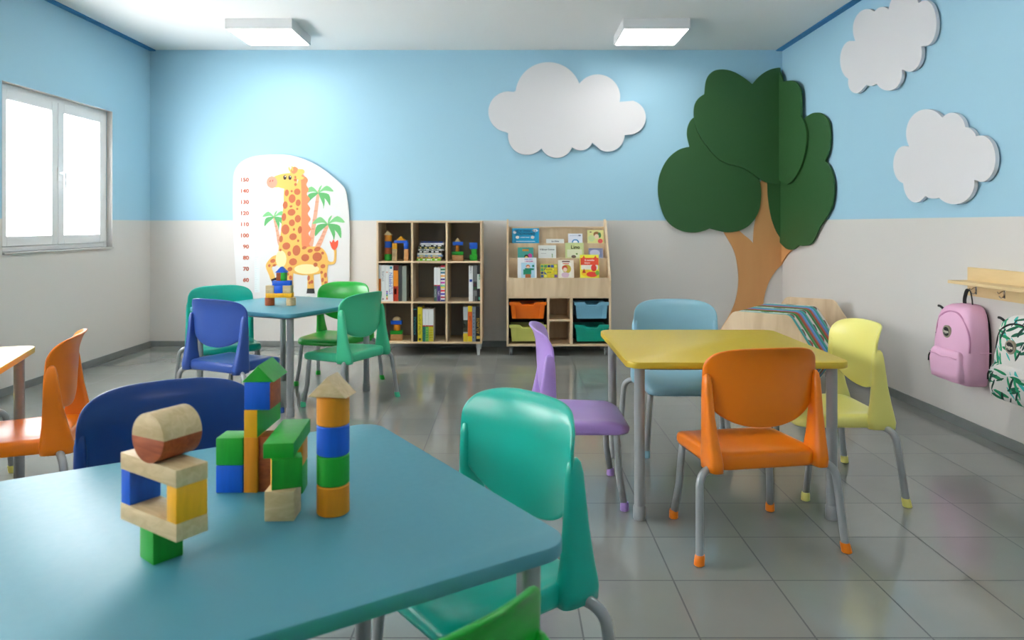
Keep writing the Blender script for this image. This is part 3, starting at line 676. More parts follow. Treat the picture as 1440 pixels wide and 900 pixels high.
# picture books
def picbook(p0, p1, pt_, row, col, lb, art=(), texts=()):
    """row 0 top tier .. 2 front tier; art = (shape, u, v, su, sv, colour) in 0..1 of the cover; texts = (string, u, v, height, colour)"""
    yl = {0: YS+yb2+.016, 1: YS+ya+.016, 2: YS+.022}[row]; floor_z = {0: .912, 1: .752, 2: .592}[row]
    yy = yl+.05; x0, x1 = (p0-PX)*yy/F, (p1-PX)*yy/F; ztop = H-(pt_-PY)*yy/F; w = x1-x0; tilt = .22
    h = (ztop-floor_z)/math.cos(tilt)
    lip = {0: 342, 1: 363, 2: 391}[row]; vis = (lip-pt_)*yy/F            # part showing above the lip
    t = thing('picture_book', lb, 'book', ((x0+x1)/2, yl+.010, floor_z), 0, 'picture books shown on the display unit')
    t.rotation_euler = (-tilt, 0, 0)
    bm = bmesh.new(); box(bm, -w/2, w/2, 0, .0025, 0, h, .0004); box(bm, -w/2, w/2, .0105, .013, 0, h, .0004); box(bm, -w/2, -w/2+.002, .0025, .0105, 0, h)
    box(bm, -w/2+.002, w/2-.003, .0025, .0105, .003, h-.003, mi=1)
    obj('cover', bm, [bookcol('cover_%d_%d_%d' % col, col), MATS['book_pages']], t)
    if art or texts:
        bm = bmesh.new(); ms = []; k = 0
        for sh, u, v, su, sv, c in art:
            m = bookcol('ink_%d_%d_%d' % c, c)
            if m not in ms: ms.append(m)
            cx, cz = -w/2+w*u, h-vis*(1-v); k += 1
            if sh == 'o': pts = [(cx+su*w/2*math.cos(a*PI/10), cz+sv*vis/2*math.sin(a*PI/10)) for a in range(20)]
            elif sh == 't': pts = [(cx-su*w/2, cz-sv*vis/2), (cx+su*w/2, cz-sv*vis/2), (cx, cz+sv*vis/2)]
            else: pts = [(cx-su*w/2, cz-sv*vis/2), (cx+su*w/2, cz-sv*vis/2), (cx+su*w/2, cz+sv*vis/2), (cx-su*w/2, cz+sv*vis/2)]
            f = bm.faces.new([bm.verts.new((p[0], -.0004-.00025*k, p[1])) for p in pts]); f.material_index = ms.index(m)
        for s, u, v, sz, c in texts:
            m = bookcol('ink_%d_%d_%d' % c, c)
            if m not in ms: ms.append(m)
            add_text(bm, s, sz*vis, front_M(-w/2+w*u, -.0012-.00025*k, h-vis*(1-v)), ms.index(m), 'CENTER', .0004, 1, .0001)
        me = obj('cover_print', bm, ms, t)
K_ = (24, 40, 70)
picbook(720, 758, 321, 0, (14, 164, 214), 'bright blue landscape picture book at the left of the top tier', [('r', .06, .5, .06, 1, (70, 180, 220)), ('o', .10, .72, .12, .2, (230, 230, 230)), ('o', .86, .84, .2, .2, (230, 235, 240)), ('o', .20, .38, .14, .2, (236, 232, 220)), ('o', .76, .38, .14, .2, (236, 232, 220)), ('r', .5, .1, .7, .05, (210, 240, 250))],
        [('МЕУГРИМ НА', .5, .8, .22, K_), ('СЛОЖНИКЕ', .5, .6, .22, K_), ('e tanti amici', .48, .38, .12, (230, 245, 250))])
picbook(768, 793, 336, 0, (226, 226, 220), 'low white picture book second in the top tier', [], [('Le rime', .5, .45, .55, (60, 60, 60))])
picbook(799, 819, 328.5, 0, (222, 226, 238), 'white picture book with a blue ring in the top tier', [('r', .5, .78, .8, .03, (150, 160, 190)), ('r', .8, .8, .16, .1, (60, 70, 110)), ('o', .5, .1, .5, .6, (60, 150, 210)), ('o', .5, .08, .34, .4, (230, 235, 245))])
picbook(826, 849, 323.5, 0, (226, 224, 150), 'pale yellow picture book with a child, right end of the top tier', [('o', .25, .35, .4, .5, (206, 220, 160)), ('o', .56, .66, .38, .44, (150, 104, 60)), ('o', .74, .6, .2, .42, (60, 130, 70)), ('o', .56, .5, .28, .36, (238, 214, 190)), ('o', .78, .14, .3, .36, (226, 90, 90)), ('o', .2, .84, .14, .1, (150, 120, 90))])
picbook(728, 750, 348, 1, (70, 168, 156), 'teal picture book at the left of the middle tier', [('r', .5, .74, .4, .2, (206, 150, 70)), ('o', .78, .18, .3, .5, (206, 70, 150)), ('o', .56, .12, .28, .36, (40, 30, 30)), ('o', .56, .05, .2, .26, (230, 190, 90))])
picbook(757, 782, 345, 1, (228, 230, 224), 'white picture book with thin grey title in the middle tier', [('r', .78, .18, .04, .3, (110, 160, 80)), ('r', .3, .35, .3, .03, (180, 180, 180))], [('Il Signor Cuomo', .5, .66, .17, (40, 40, 44))])
picbook(795, 821, 341.5, 1, (206, 216, 150), 'pale green picture book titled Lino', [('r', .5, .3, .8, .5, (222, 224, 190)), ('o', .45, .08, .26, .2, (120, 100, 90)), ('o', .62, .26, .12, .1, (110, 160, 70))], [('Lino', .55, .7, .34, (60, 50, 44))])
picbook(828, 848, 349, 1, (150, 156, 190), 'lilac-blue picture book at the right of the middle tier', [('o', .42, .5, .7, .7, (206, 206, 226)), ('r', .5, .9, .9, .08, (110, 116, 160)), ('r', .85, .45, .1, .7, (120, 130, 170))])
picbook(728, 754.5, 362.5, 2, (232, 234, 236), 'white picture book with a boy in a teal jumper, left of the front tier', [('r', .55, .48, .72, .96, (176, 214, 232)), ('r', .55, .85, .72, .22, (232, 234, 236)), ('o', .55, .56, .22, .18, (206, 120, 70)), ('o', .55, .52, .16, .12, (240, 200, 170)), ('r', .55, .32, .34, .3, (10, 130, 96)), ('r', .36, .28, .12, .26, (10, 130, 96)), ('r', .76, .42, .2, .09, (10, 130, 96)), ('o', .82, .58, .12, .12, (10, 120, 96)), ('r', .55, .08, .3, .18, (170, 100, 50))],
        [('CORRI CANTA', .58, .91, .06, (90, 100, 200)), ('e BACIAMI', .6, .81, .085, (200, 60, 140))])
art = []
pal = [(60, 90, 160), (226, 210, 40), (80, 160, 90), (236, 226, 90), (120, 90, 150), (40, 60, 120), (230, 200, 40), (70, 150, 110)]
for i in range(5):
    for j in range(4):
        art.append(('o' if (i+j) % 2 else 'r', .1+.2*i, .12+.24*j, .17, .2, pal[(i*3+j*5) % 8]))
art.append(('o', .5, .5, .5, .5, (228, 214, 30)))
picbook(760, 784, 371.5, 2, (206, 196, 60), 'yellow picture book covered in small patterned squares', art, [('TUTTI', .5, .58, .16, (60, 90, 50)), ('NOI', .5, .38, .16, (60, 90, 50))])
picbook(785, 807, 366, 2, (234, 224, 206), 'cream picture book with a red-haired child', [('r', .5, .45, .7, .8, (240, 236, 222)), ('r', .5, .92, .5, .06, (110, 50, 60)), ('o', .55, .5, .56, .5, (206, 180, 60)), ('o', .42, .55, .36, .3, (214, 80, 50)), ('o', .44, .46, .26, .24, (244, 214, 190)), ('o', .45, .16, .5, .3, (222, 190, 206)), ('r', .5, .8, .4, .05, (226, 120, 100))])
picbook(816, 842.5, 358.5, 2, (240, 230, 60), 'red and yellow picture book at the right of the front tier', [('r', .5, .70, .96, .32, (236, 76, 40)), ('t', .2, .9, .2, .14, (236, 76, 40)), ('t', .82, .9, .2, .14, (236, 76, 40)), ('r', .5, .45, .9, .2, (246, 240, 226)), ('o', .72, .42, .3, .3, (226, 50, 34)), ('o', .3, .2, .5, .3, (246, 200, 30)), ('o', .62, .14, .6, .24, (230, 60, 40)), ('t', .2, .3, .2, .2, (200, 60, 40)), ('o', .9, .2, .2, .2, (120, 180, 60))],
        [('Il castello', .5, .76, .11, (250, 240, 226)), ('bianco', .38, .64, .09, (250, 240, 226))])

# ------------------------------------------------------------------ wall decorations
def bw(px_, py_, y=YB): return ((px_-PX)*y/F, H-(py_-PY)*y/F)
def back3(u, v, d): x, z = bw(u, v); return Vector((x, YB-d, z))
def right3(u, v, d): y = XR*F/(u-PX); return Vector((XR-d, y, H-(v-PY)*y/F))
M_CLOUD = mat('white_cloud_panel', (222, 220, 222), .6)
def local(bm, c):
    for v in bm.verts: v.co -= c
    return bm
def zo(P, s, ox_, oy_): return [(ox_+p[0]/s, oy_+p[1]/s) for p in P]
def cloud(ells, c, s, ox_, oy_, f3, lb):
    pts = zo(blob_outline(ells, c), s, ox_, oy_); bm = bmesh.new(); prism(bm, pts, f3, .012, .034, 0, 0)
    cen = sum((v.co for v in bm.verts), Vector())/len(bm.verts); local(bm, cen)
    o = obj('cloud_panel', bm, M_CLOUD, None, cen)
    # spacer battens that hold the panel off the wall
    n = f3(ox_+c[0]/s, oy_+c[1]/s, 0)
    bm2 = bmesh.new(); prism(bm2, zo([(c[0]+a*60, c[1]+b*60) for a, b in ((-1, -1), (1, -1), (1, 1), (-1, 1))], s, ox_, oy_), f3, 0, .012)
    obj('mounting_spacer', local(bm2, cen), M_CLOUD, o)
    return tag(o, lb, 'wall decoration', 'white cloud panels')
cloud([(570, 330, 237, 235), (925, 345, 162, 162), (1150, 493, 122, 124), (285, 452, 147, 147), (417, 625, 137, 137), (630, 662, 120, 122), (803, 640, 90, 90), (1000, 615, 120, 124), (700, 450, 260, 200)], (700, 470), 5.143, 660, 70, back3, 'white cloud panel on the back wall between the lamps')
cloud([(192, 120, 60, 83), (255, 90, 46, 62), (345, 30, 62, 60), (430, 95, 48, 94), (365, 215, 52, 78), (277, 300, 58, 70), (205, 318, 34, 33), (145, 335, 33, 46), (125, 245, 46, 79), (270, 190, 130, 110)], (275, 190), 2.904, 1160, 0, right3, 'upper white cloud panel high on the right wall, cut by the top edge')
cloud([(437, 545, 85, 99), (542, 530, 55, 70), (598, 572, 45, 52), (662, 648, 60, 95), (550, 748, 85, 86), (465, 778, 45, 33), (392, 740, 52, 87), (345, 672, 46, 76), (490, 650, 140, 110)], (495, 650), 2.904, 1160, 0, right3, 'lower white cloud panel on the right wall above the coat rack')
M_CROWN = mat('dark_green_tree_panel', (44, 90, 44), .6); M_CROWN2 = MATS['dark_green_tree_panel']; M_TRUNK = grain('tan_trunk_panel', (208, 150, 92), (214, 157, 99), .6, (5, 5, 1))
tree = thing('tree_panel', 'large cut-out tree with dark green crown and tan trunk folded around the room corner', 'wall decoration', (XR, YB, 0))
tc_ = Vector((XR, YB, 0))
def tz(P): return zo(P, 2.25, 900, 80)
def wing(bm, P, f3, d0, d1, k=5, smoothit=True):
    pts = tz(smooth_poly(P, k) if smoothit else P); prism(bm, pts, f3, d0, d1)
def keepL(P, xm=450):     # points kept on the back wall
    return [(min(x, xm), y) for x, y in P]
CR = 449.5
def panel(name, left, right, d0, d1, m):
    bm = bmesh.new()
    if left: prism(bm, [(min(x, 1100.2-d0*140), y) for x, y in tz(left)], back3, d0, d1)
    if right: prism(bm, [(max(x, 1100.2), y) for x, y in tz(right)], right3, d0, d1)
    return obj(name, local(bm, tc_), m, tree)
def sm(P, k=5):        # smooth an open chain
    Q = [P[0]]+P+[P[-1]]; out = []
    for i in range(1, len(Q)-2):
        a, b, c, d = [Vector(q) for q in Q[i-1:i+3]]
        for j in range(k):
            t = j/k; p = .5*((2*b)+(c-a)*t+(2*a-5*b+4*c-d)*t*t+(3*b-a-3*c+d)*t**3); out.append((p.x, p.y))
    return out+[P[-1]]
leftc = sm([(200, 180), (165, 195), (150, 220), (147, 250), (155, 285)])+sm([(155, 285), (120, 295), (85, 325), (62, 370), (55, 415), (60, 460), (75, 505), (100, 535), (135, 552), (170, 556), (200, 550), (218, 543)])+sm([(218, 543), (245, 550), (275, 555), (310, 550), (340, 535), (362, 510), (375, 480), (380, 440), (378, 405), (365, 370), (300, 300)])
panel('left_crown', leftc, None, .016, .030, M_CROWN)
lr_l = sm([(450, 300), (404, 370), (401, 410), (403, 450), (412, 505), (428, 550), (450, 585)])
lr_r = [(450, 300), (500, 230)]+sm([(535, 190), (560, 177), (585, 180), (605, 200), (613, 240), (610, 290), (597, 330)])+sm([(597, 330), (612, 350), (622, 380), (625, 430), (615, 480), (597, 512), (578, 540), (565, 570), (550, 592), (530, 598), (512, 597)])+sm([(512, 597), (492, 610), (470, 605), (450, 585)])
panel('lower_right_crown', lr_l, lr_r, .016, .030, M_CROWN)
up_l = sm([(350, 90), (325, 70), (290, 50), (255, 43), (225, 50), (206, 75), (200, 120)])+sm([(200, 120), (180, 135), (168, 160), (168, 200), (180, 240), (200, 275), (225, 305), (250, 328), (280, 342), (300, 345), (330, 357), (365, 382), (395, 398), (430, 402), (450, 390)])+[(450, 40)]+sm([(450, 40), (430, 38), (400, 46), (372, 65), (350, 90)])
up_r = sm([(450, 40), (460, 52), (468, 78)])+sm([(468, 78), (495, 75), (515, 85), (525, 110), (527, 150), (527, 187)])+sm([(527, 187), (540, 215), (545, 250), (540, 300), (525, 350), (505, 385), (485, 402), (466, 398)])+[(450, 385)]
panel('upper_crown', up_l, up_r, .036, .052, M_CROWN2)
tr_l = sm([(228, 916), (255, 862), (280, 820), (300, 775), (310, 720), (308, 665), (295, 610), (262, 552)])+[(300, 530), (315, 552)]+sm([(330, 565), (345, 577), (357, 590)])+sm([(357, 590), (360, 540), (372, 470), (377, 425), (380, 395)])+[(395, 385), (404, 395)]+[(430, 440), (436, 520), (440, 552)]+[(444, 560), (450, 560), (450, 655)]+sm([(450, 655), (430, 675), (410, 705), (395, 745), (388, 790), (385, 860), (392, 916)])
tr_r = [(450, 560), (480, 585), (484, 611), (470, 625), (450, 655)]
panel('trunk', tr_l, tr_r, .001, .014, M_TRUNK)
bm = bmesh.new()
for f3, pts in ((back3, [(1040, 160), (1060, 160), (1060, 210), (1040, 210)]), (right3, [(1112, 160), (1125, 160), (1125, 240), (1112, 240)])): prism(bm, pts, f3, .030, .036)
for f3, pts in ((back3, [(960, 230), (1010, 230), (1010, 300), (960, 300)]), (right3, [(1130, 200), (1155, 200), (1155, 300), (1130, 300)])): prism(bm, pts, f3, 0, .016)
obj('mounting_spacer', local(bm, tc_), M_DARKBACK, tree)

# giraffe growth chart
def gz(P): return zo(P, 3.75, 310, 200)
bd = sm([(72, 250), (74, 190), (82, 150), (110, 110), (160, 82), (220, 70), (290, 66), (360, 68), (420, 82), (480, 106), (540, 140), (590, 178), (640, 222), (662, 252), (672, 300), (680, 380), (684, 470), (684, 600), (683, 900)])+sm([(96, 900), (90, 760), (82, 640), (74, 480), (71, 340), (72, 250)])
chart = thing('growth_chart', 'white height chart board with a giraffe and palm trees on the back wall', 'wall chart', (bw(410, 430)[0], YB, bw(410, 430)[1]))
cc = Vector(chart.location)
bm = bmesh.new(); prism(bm, gz(bd), back3, .010, .028); obj('board', local(bm, cc), mat('white_chart_board', (228, 227, 226), .5), chart)
bm = bmesh.new(); prism(bm, gz([(200, 300), (500, 300), (500, 700), (200, 700)]), back3, 0, .010); obj('mounting_spacer', local(bm, cc), M_WHITE, chart)
LAY = [0]
def ink(c): return mat('print_%d_%d_%d' % c, c, .55)
class Print:
    def __init__(s, base=.0284): s.bm = bmesh.new(); s.ms = []; s.base = base; s.lay = 0
    def m(s, c):
        q = ink(c)
        if q not in s.ms: s.ms.append(q)
        return s.ms.index(q)
    def poly(s, P, c, smooth=True, k=4):
        pts = gz(smooth_poly(P, k) if smooth else P); s.lay += 1; d = s.base+.00004*s.lay
        vs = [s.bm.verts.new(back3(u, v, d)) for u, v in pts]; mi = s.m(c)
        for tri in tessellate_polygon([[Vector((u, v, 0)) for u, v in pts]]):
            try: s.bm.faces.new([vs[q] for q in tri]).material_index = mi
            except ValueError: pass
    def ell(s, x, y, rx, ry, c, rot=0):
        s.poly([(x+rx*math.cos(a)*math.cos(rot)-ry*math.sin(a)*math.sin(rot), y+rx*math.cos(a)*math.sin(rot)+ry*math.sin(a)*math.cos(rot)) for a in [i*PI/10 for i in range(20)]], c, False)
    def done(s, name): return obj(name, local(s.bm, cc), s.ms, chart)
p = Print(); PG = (228, 236, 236)
for grp_ in (((300, 330, 30), (330, 315, 26), (350, 335, 24)), ((520, 190, 34), (490, 200, 26), (560, 200, 24)), ((580, 365, 34), (550, 372, 24), (615, 372, 22))):
    p = Print(); cxm = sum(q[0] for q in grp_)/3; cym = sum(q[1] for q in grp_)/3
    p.poly(blob_outline([(x, y, r, r*.6) for x, y, r in grp_], (cxm, cym), 80), PG, False); p.done('cloud_print')
p = Print(.0290); TK = (232, 170, 140); GR = (128, 200, 132); GR2 = (98, 180, 108)
def palm(x, y, base, w, sc):
    bx_1, by = base; P_ = [(x-w*.6, y), (x+w*.6, y), (bx_1+w, by), (bx_1-w, by)]
    p.poly([P_[0], P_[1], ((x+bx_1)/2+w*1.0, (y+by)/2), P_[2], P_[3], ((x+bx_1)/2-w*.7, (y+by)/2)], TK)
    for i in range(5):
        t = (i+1)/6; cx, cy = x+(bx_1-x)*t, y+(by-y)*t; p.ell(cx, cy, w*.8, 2.5, (214, 146, 120))
    for dx, dy, mx, my, c in ((-72, -2, -36, -34, GR), (80, -8, 44, -38, GR), (-60, 56, -50, 6, GR2), (62, 66, 56, 8, GR2), (20, -40, 4, -26, GR), (26, 84, 34, 32, GR2)):
        dx, dy, mx, my = [v*sc for v in (dx, dy, mx, my)]
        p.poly([(x, y), (x+mx, y+my), (x+dx, y+dy), (x+mx*.72, y+my+27*sc)], c)
palm(520, 268, (478, 552), 12, 1.0); palm(570, 432, (515, 556), 13, 1.12); palm(288, 395, (318, 540), 9, .85)
p.done('palm_print')
p = Print(.0310); YL = (240, 190, 96); SPT = (204, 108, 66); CO = (250, 138, 92); BK = (36, 30, 34)
p.poly([(425, 178), (448, 180), (466, 200), (458, 225), (470, 250), (460, 275), (476, 300), (464, 325), (478, 350), (465, 378), (480, 405), (468, 430), (482, 458), (468, 482), (484, 510), (472, 535), (478, 552), (432, 555), (428, 400)], CO)
p.poly([(560, 610), (580, 628), (600, 625), (604, 590), (602, 560), (614, 560), (616, 600), (610, 636), (585, 645), (556, 638)], YL)
p.poly([(580, 520), (590, 528), (600, 512), (608, 526), (624, 516), (622, 548), (606, 568), (590, 556)], (244, 92, 60))
p.poly([(465, 690), (496, 690), (498, 780), (462, 780)], YL, False); p.poly([(462, 770), (499, 770), (502, 796), (458, 796)], BK, False)
p.poly([(535, 660), (572, 640), (566, 690), (574, 760), (575, 790), (545, 790), (532, 700)], YL); p.poly([(545, 778), (576, 778), (578, 800), (542, 800)], BK, False)
p.poly([(352, 640), (392, 660), (388, 700), (385, 780), (358, 780), (350, 700)], YL); p.poly([(354, 772), (386, 772), (392, 796), (352, 796)], BK, False)
p.poly([(345, 238), (400, 232), (426, 180), (432, 300), (434, 545), (470, 550), (530, 552), (562, 585), (572, 630), (566, 668), (530, 692), (440, 700), (385, 690), (352, 690), (325, 650), (312, 600), (314, 545), (324, 470), (330, 400), (338, 330)], YL)
p.poly([(318, 598), (282, 600), (250, 635), (246, 660), (262, 700), (274, 730), (296, 722), (284, 684), (276, 660), (300, 648), (330, 640)], YL)
p.poly([(272, 722), (300, 712), (308, 728), (280, 748)], BK, False)
p.ell(325, 615, 28, 45, (250, 232, 172)); p.ell(460, 668, 66, 26, (250, 232, 172))
p.poly([(372, 160), (380, 136), (400, 130), (412, 142), (440, 144), (448, 160), (432, 178), (446, 190), (420, 200), (395, 185)], (250, 196, 100))
p.poly([(376, 150), (392, 132), (412, 138), (408, 158), (388, 168)], CO)
p.ell(384, 140, 4, 14, (238, 196, 96), -.2); p.ell(368, 142, 4, 12, (238, 196, 96), -.2)
p.poly([(284, 190), (310, 174), (345, 166), (385, 165), (406, 185), (408, 215), (398, 240), (360, 248), (330, 244), (310, 238), (290, 236)], YL)
p.ell(277, 212, 28, 31, (246, 156, 130)); p.ell(268, 206, 3, 6, (190, 90, 80), .5); p.ell(281, 204, 3, 6, (190, 90, 80), .3)
p.ell(345, 187, 8.5, 12, (60, 34, 30)); p.ell(372, 188, 8.5, 12, (60, 34, 30)); p.ell(347, 182, 2.5, 3.5, (240, 240, 240)); p.ell(374, 183, 2.5, 3.5, (240, 240, 240))
for x, y, rx, ry in ((355, 268, 11, 18), (381, 259, 6, 6), (410, 262, 17, 17), (383, 298, 18, 23), (415, 320, 13, 18), (347, 332, 13, 20), (377, 339, 8, 6), (410, 352, 6, 6), (380, 370, 21, 18), (340, 395, 12, 21), (413, 404, 16, 20), (382, 425, 16, 18),
        (348, 460, 21, 27), (393, 460, 6, 7), (424, 462, 11, 20), (388, 498, 20, 18), (325, 510, 10, 18), (415, 519, 6, 7), (353, 547, 21, 19), (406, 570, 21, 28), (322, 568, 6, 7), (447, 556, 13, 8), (478, 572, 14, 10), (516, 563, 18, 12), (368, 587, 10, 13), (452, 608, 21, 19), (515, 604, 25, 24),
        (388, 630, 21, 19), (543, 584, 8, 8), (506, 645, 11, 11), (545, 653, 13, 11), (372, 668, 13, 11), (538, 685, 7, 8), (360, 695, 7, 8), (375, 712, 8, 11), (400, 200, 8, 8), (401, 224, 7, 8), (400, 185, 5, 6), (558, 700, 8, 14), (470, 715, 7, 14), (487, 735, 8, 10), (475, 740, 6, 8), (543, 725, 7, 12), (560, 740, 8, 9), (282, 625, 14, 10), (264, 650, 7, 8), (290, 648, 9, 6)):
    p.ell(x, y, rx, ry, SPT, -.3 if rx > ry else .1)
p.done('giraffe_print')
p = Print()
p.poly([(185, 190), (212, 190), (212, 790), (185, 790)], (232, 240, 240), False)
for i in range(51): p.poly([(188, 196+i*11.7), (188+(18 if i % 5 == 0 else 8), 196+i*11.7), (188+(18 if i % 5 == 0 else 8), 197.8+i*11.7), (188, 197.8+i*11.7)], (206, 222, 224), False)
for x in range(426, 476, 9): p.poly([(x, 820), (x+4, 808), (x+7, 820)], (110, 180, 100), False)
om = p.m((196, 96, 62))
for i in range(11):
    n_ = 150-10*i; v = back3(*gz([(156, 200+58.5*i)])[0], .0310)
    add_text(p.bm, str(n_), .052, front_M(v.x, v.y, v.z), om, 'RIGHT', .0017, 1.12, .0002)
p.done('height_scale_print')

# ------------------------------------------------------------------ hexagonal mat rack in the corner
ux, uy = .80, -.60; wx, wy = .60, .80; fx, fy = 1.672, 4.80
rot = math.atan2(uy, ux)
rack = thing('mat_rack', 'low birch rack with hexagonal end boards in the corner below the tree', 'rack', (fx, fy, 0), rot)
def hexa(a, hz, zc, r=.02):
    V = [(-a/2, hz), (a/2, hz), (a, 0), (a/2, -hz), (-a/2, -hz), (-a, 0)]; out = []
    for i in range(6):
        p0, p1, p2 = [Vector(V[(i+q) % 6]) for q in (-1, 0, 1)]
        A = p1+(p0-p1).normalized()*r; Bq = p1+(p2-p1).normalized()*r
        for t in (0, .33, .67, 1): q = A*(1-t)**2+p1*2*t*(1-t)+Bq*t*t; out.append((q.x, zc+q.y))
    return out
hx = lambda u, v, d: Vector((u, d, v))
HB = 1.20
bm = bmesh.new(); prism(bm, hexa(.37, .29, .325, .03), hx, -.02, 0, 0, .002); obj('end_board', bm, M_BIRCH, rack)
bm = bmesh.new(); prism(bm, hexa(.37, .29, .325, .03), hx, HB, HB+.02, 0, .002); obj('end_board', bm, M_BIRCH, rack)
bm = bmesh.new(); box(bm, -.12, -.09, 0, HB, .04, .07, .002); box(bm, .09, .12, 0, HB, .04, .07, .002); obj('base_rail', bm, M_BIRCH, rack)
bm = bmesh.new()
for s in (-1, 1):
    for yy in (-.018, HB+.002): box(bm, s*.15-.03, s*.15+.03, yy, yy+.016, 0, .05)
obj('foot', bm, M_BLACK, rack)
def floral():
    m = bpy.data.materials.new('white_floral_vinyl'); m.use_nodes = True; nt = m.node_tree; b = nt.nodes['Principled BSDF']; b.inputs['Roughness'].default_value = .5
    tc = nt.nodes.new('ShaderNodeTexCoord'); v = nt.nodes.new('ShaderNodeTexVoronoi'); v.inputs['Scale'].default_value = 26; n = nt.nodes.new('ShaderNodeValToRGB')
    n.color_ramp.interpolation = 'CONSTANT'; sp = nt.nodes.new('ShaderNodeSeparateColor')
    for i, (pos, c) in enumerate(((0, (232, 230, 224)), (.5, (190, 44, 40)), (.62, (232, 230, 224)), (.78, (120, 88, 70)), (.88, (60, 60, 60)), (.93, (232, 230, 224)))):
        e = n.color_ramp.elements[i] if i < 2 else n.color_ramp.elements.new(pos)
        e.position = pos; e.color = lin(c)
    nt.links.new(tc.outputs['Object'], v.inputs['Vector']); nt.links.new(v.outputs['Color'], sp.inputs[0]); nt.links.new(sp.outputs[0], n.inputs[0]); nt.links.new(n.outputs[0], b.inputs['Base Color'])
    return m
MV = {'teal': plastic('teal_vinyl', (10, 166, 158), .45), 'floral': floral(), 'green': plastic('green_vinyl', (4, 128, 16), .45), 'red': plastic('brick_red_vinyl', (190, 60, 20), .45), 'blue': plastic('sky_blue_vinyl', (96, 160, 222), .45)}
seq = ['teal', 'floral', 'green', 'red', 'blue', 'teal', 'floral', 'green', 'red', 'blue', 'teal', 'floral']
nth = ['nearest the front board', 'in the front half of the rack', 'in the rear half of the rack']
yy = .006
for i, c in enumerate(seq):
    thk = .052 if c != 'floral' else .045
    bm = bmesh.new(); prism(bm, hexa(.366, .283, 0, .03), hx, 0, thk, 0, .004)
    lx, ly = fx+wx*yy, fy+wy*yy
    o = obj('foam_mat', bm, MV[c], None, (lx, ly, .325+.004), rot, smooth=True)
    nm = {'teal': 'teal', 'floral': 'white floral', 'green': 'green', 'red': 'brick red', 'blue': 'sky blue'}[c]
    pl = ('first %s hexagonal mat, in the front half of the corner rack' if i < 5 else '%s hexagonal mat in the middle of the corner rack' if (i < 8 or (c in ('red', 'blue'))) else '%s hexagonal mat at the rear of the corner rack') % nm
    if i == 5: pl = 'teal hexagonal mat in the middle of the corner rack'
    if c in ('red', 'blue') and i > 5: pl = 'second %s hexagonal mat, in the rear half of the corner rack' % nm
    tag(o, pl, 'mat', 'hexagonal mats in the corner rack')
    yy += thk+.006

# ------------------------------------------------------------------ coat rack and backpacks
cr = thing('coat_rack', 'birch wall shelf with a row of metal coat hooks on the right wall', 'coat rack', (XR, 4.198, .79))
M_CR = grain('honey_pine_board', (222, 192, 140), (232, 204, 154), .5, (14, 2.5, 14))
obj('back_board', box(bmesh.new(), -.02, 0, -1.9, 0, 0, .165, .002), M_CR, cr)
obj('shelf', box(bmesh.new(), -.135, -.02, -1.9, 0, .072, .090, .002), M_CR, cr)
for k in range(8):
    y = -.082-.236*k; bm = bmesh.new(); cyl_r = .0028
    sweep(bm, catmull([(-.02, y, .050), (-.032, y, .052), (-.052, y, .040), (-.060, y, .050)], 5), cyl_r, 8)
    sweep(bm, catmull([(-.02, y, .040), (-.028, y, .022), (-.040, y, .016), (-.050, y, .026)], 5), cyl_r, 8)
    box(bm, -.023, -.02, y-.007, y+.007, .014, .058, .001)
    obj('hook', bm, M_CHROME, cr, smooth=True)
M_BRING = mat('badge_ring', (150, 140, 122), .4); M_BTEXT = mat('badge_letter', (222, 214, 196), .5)
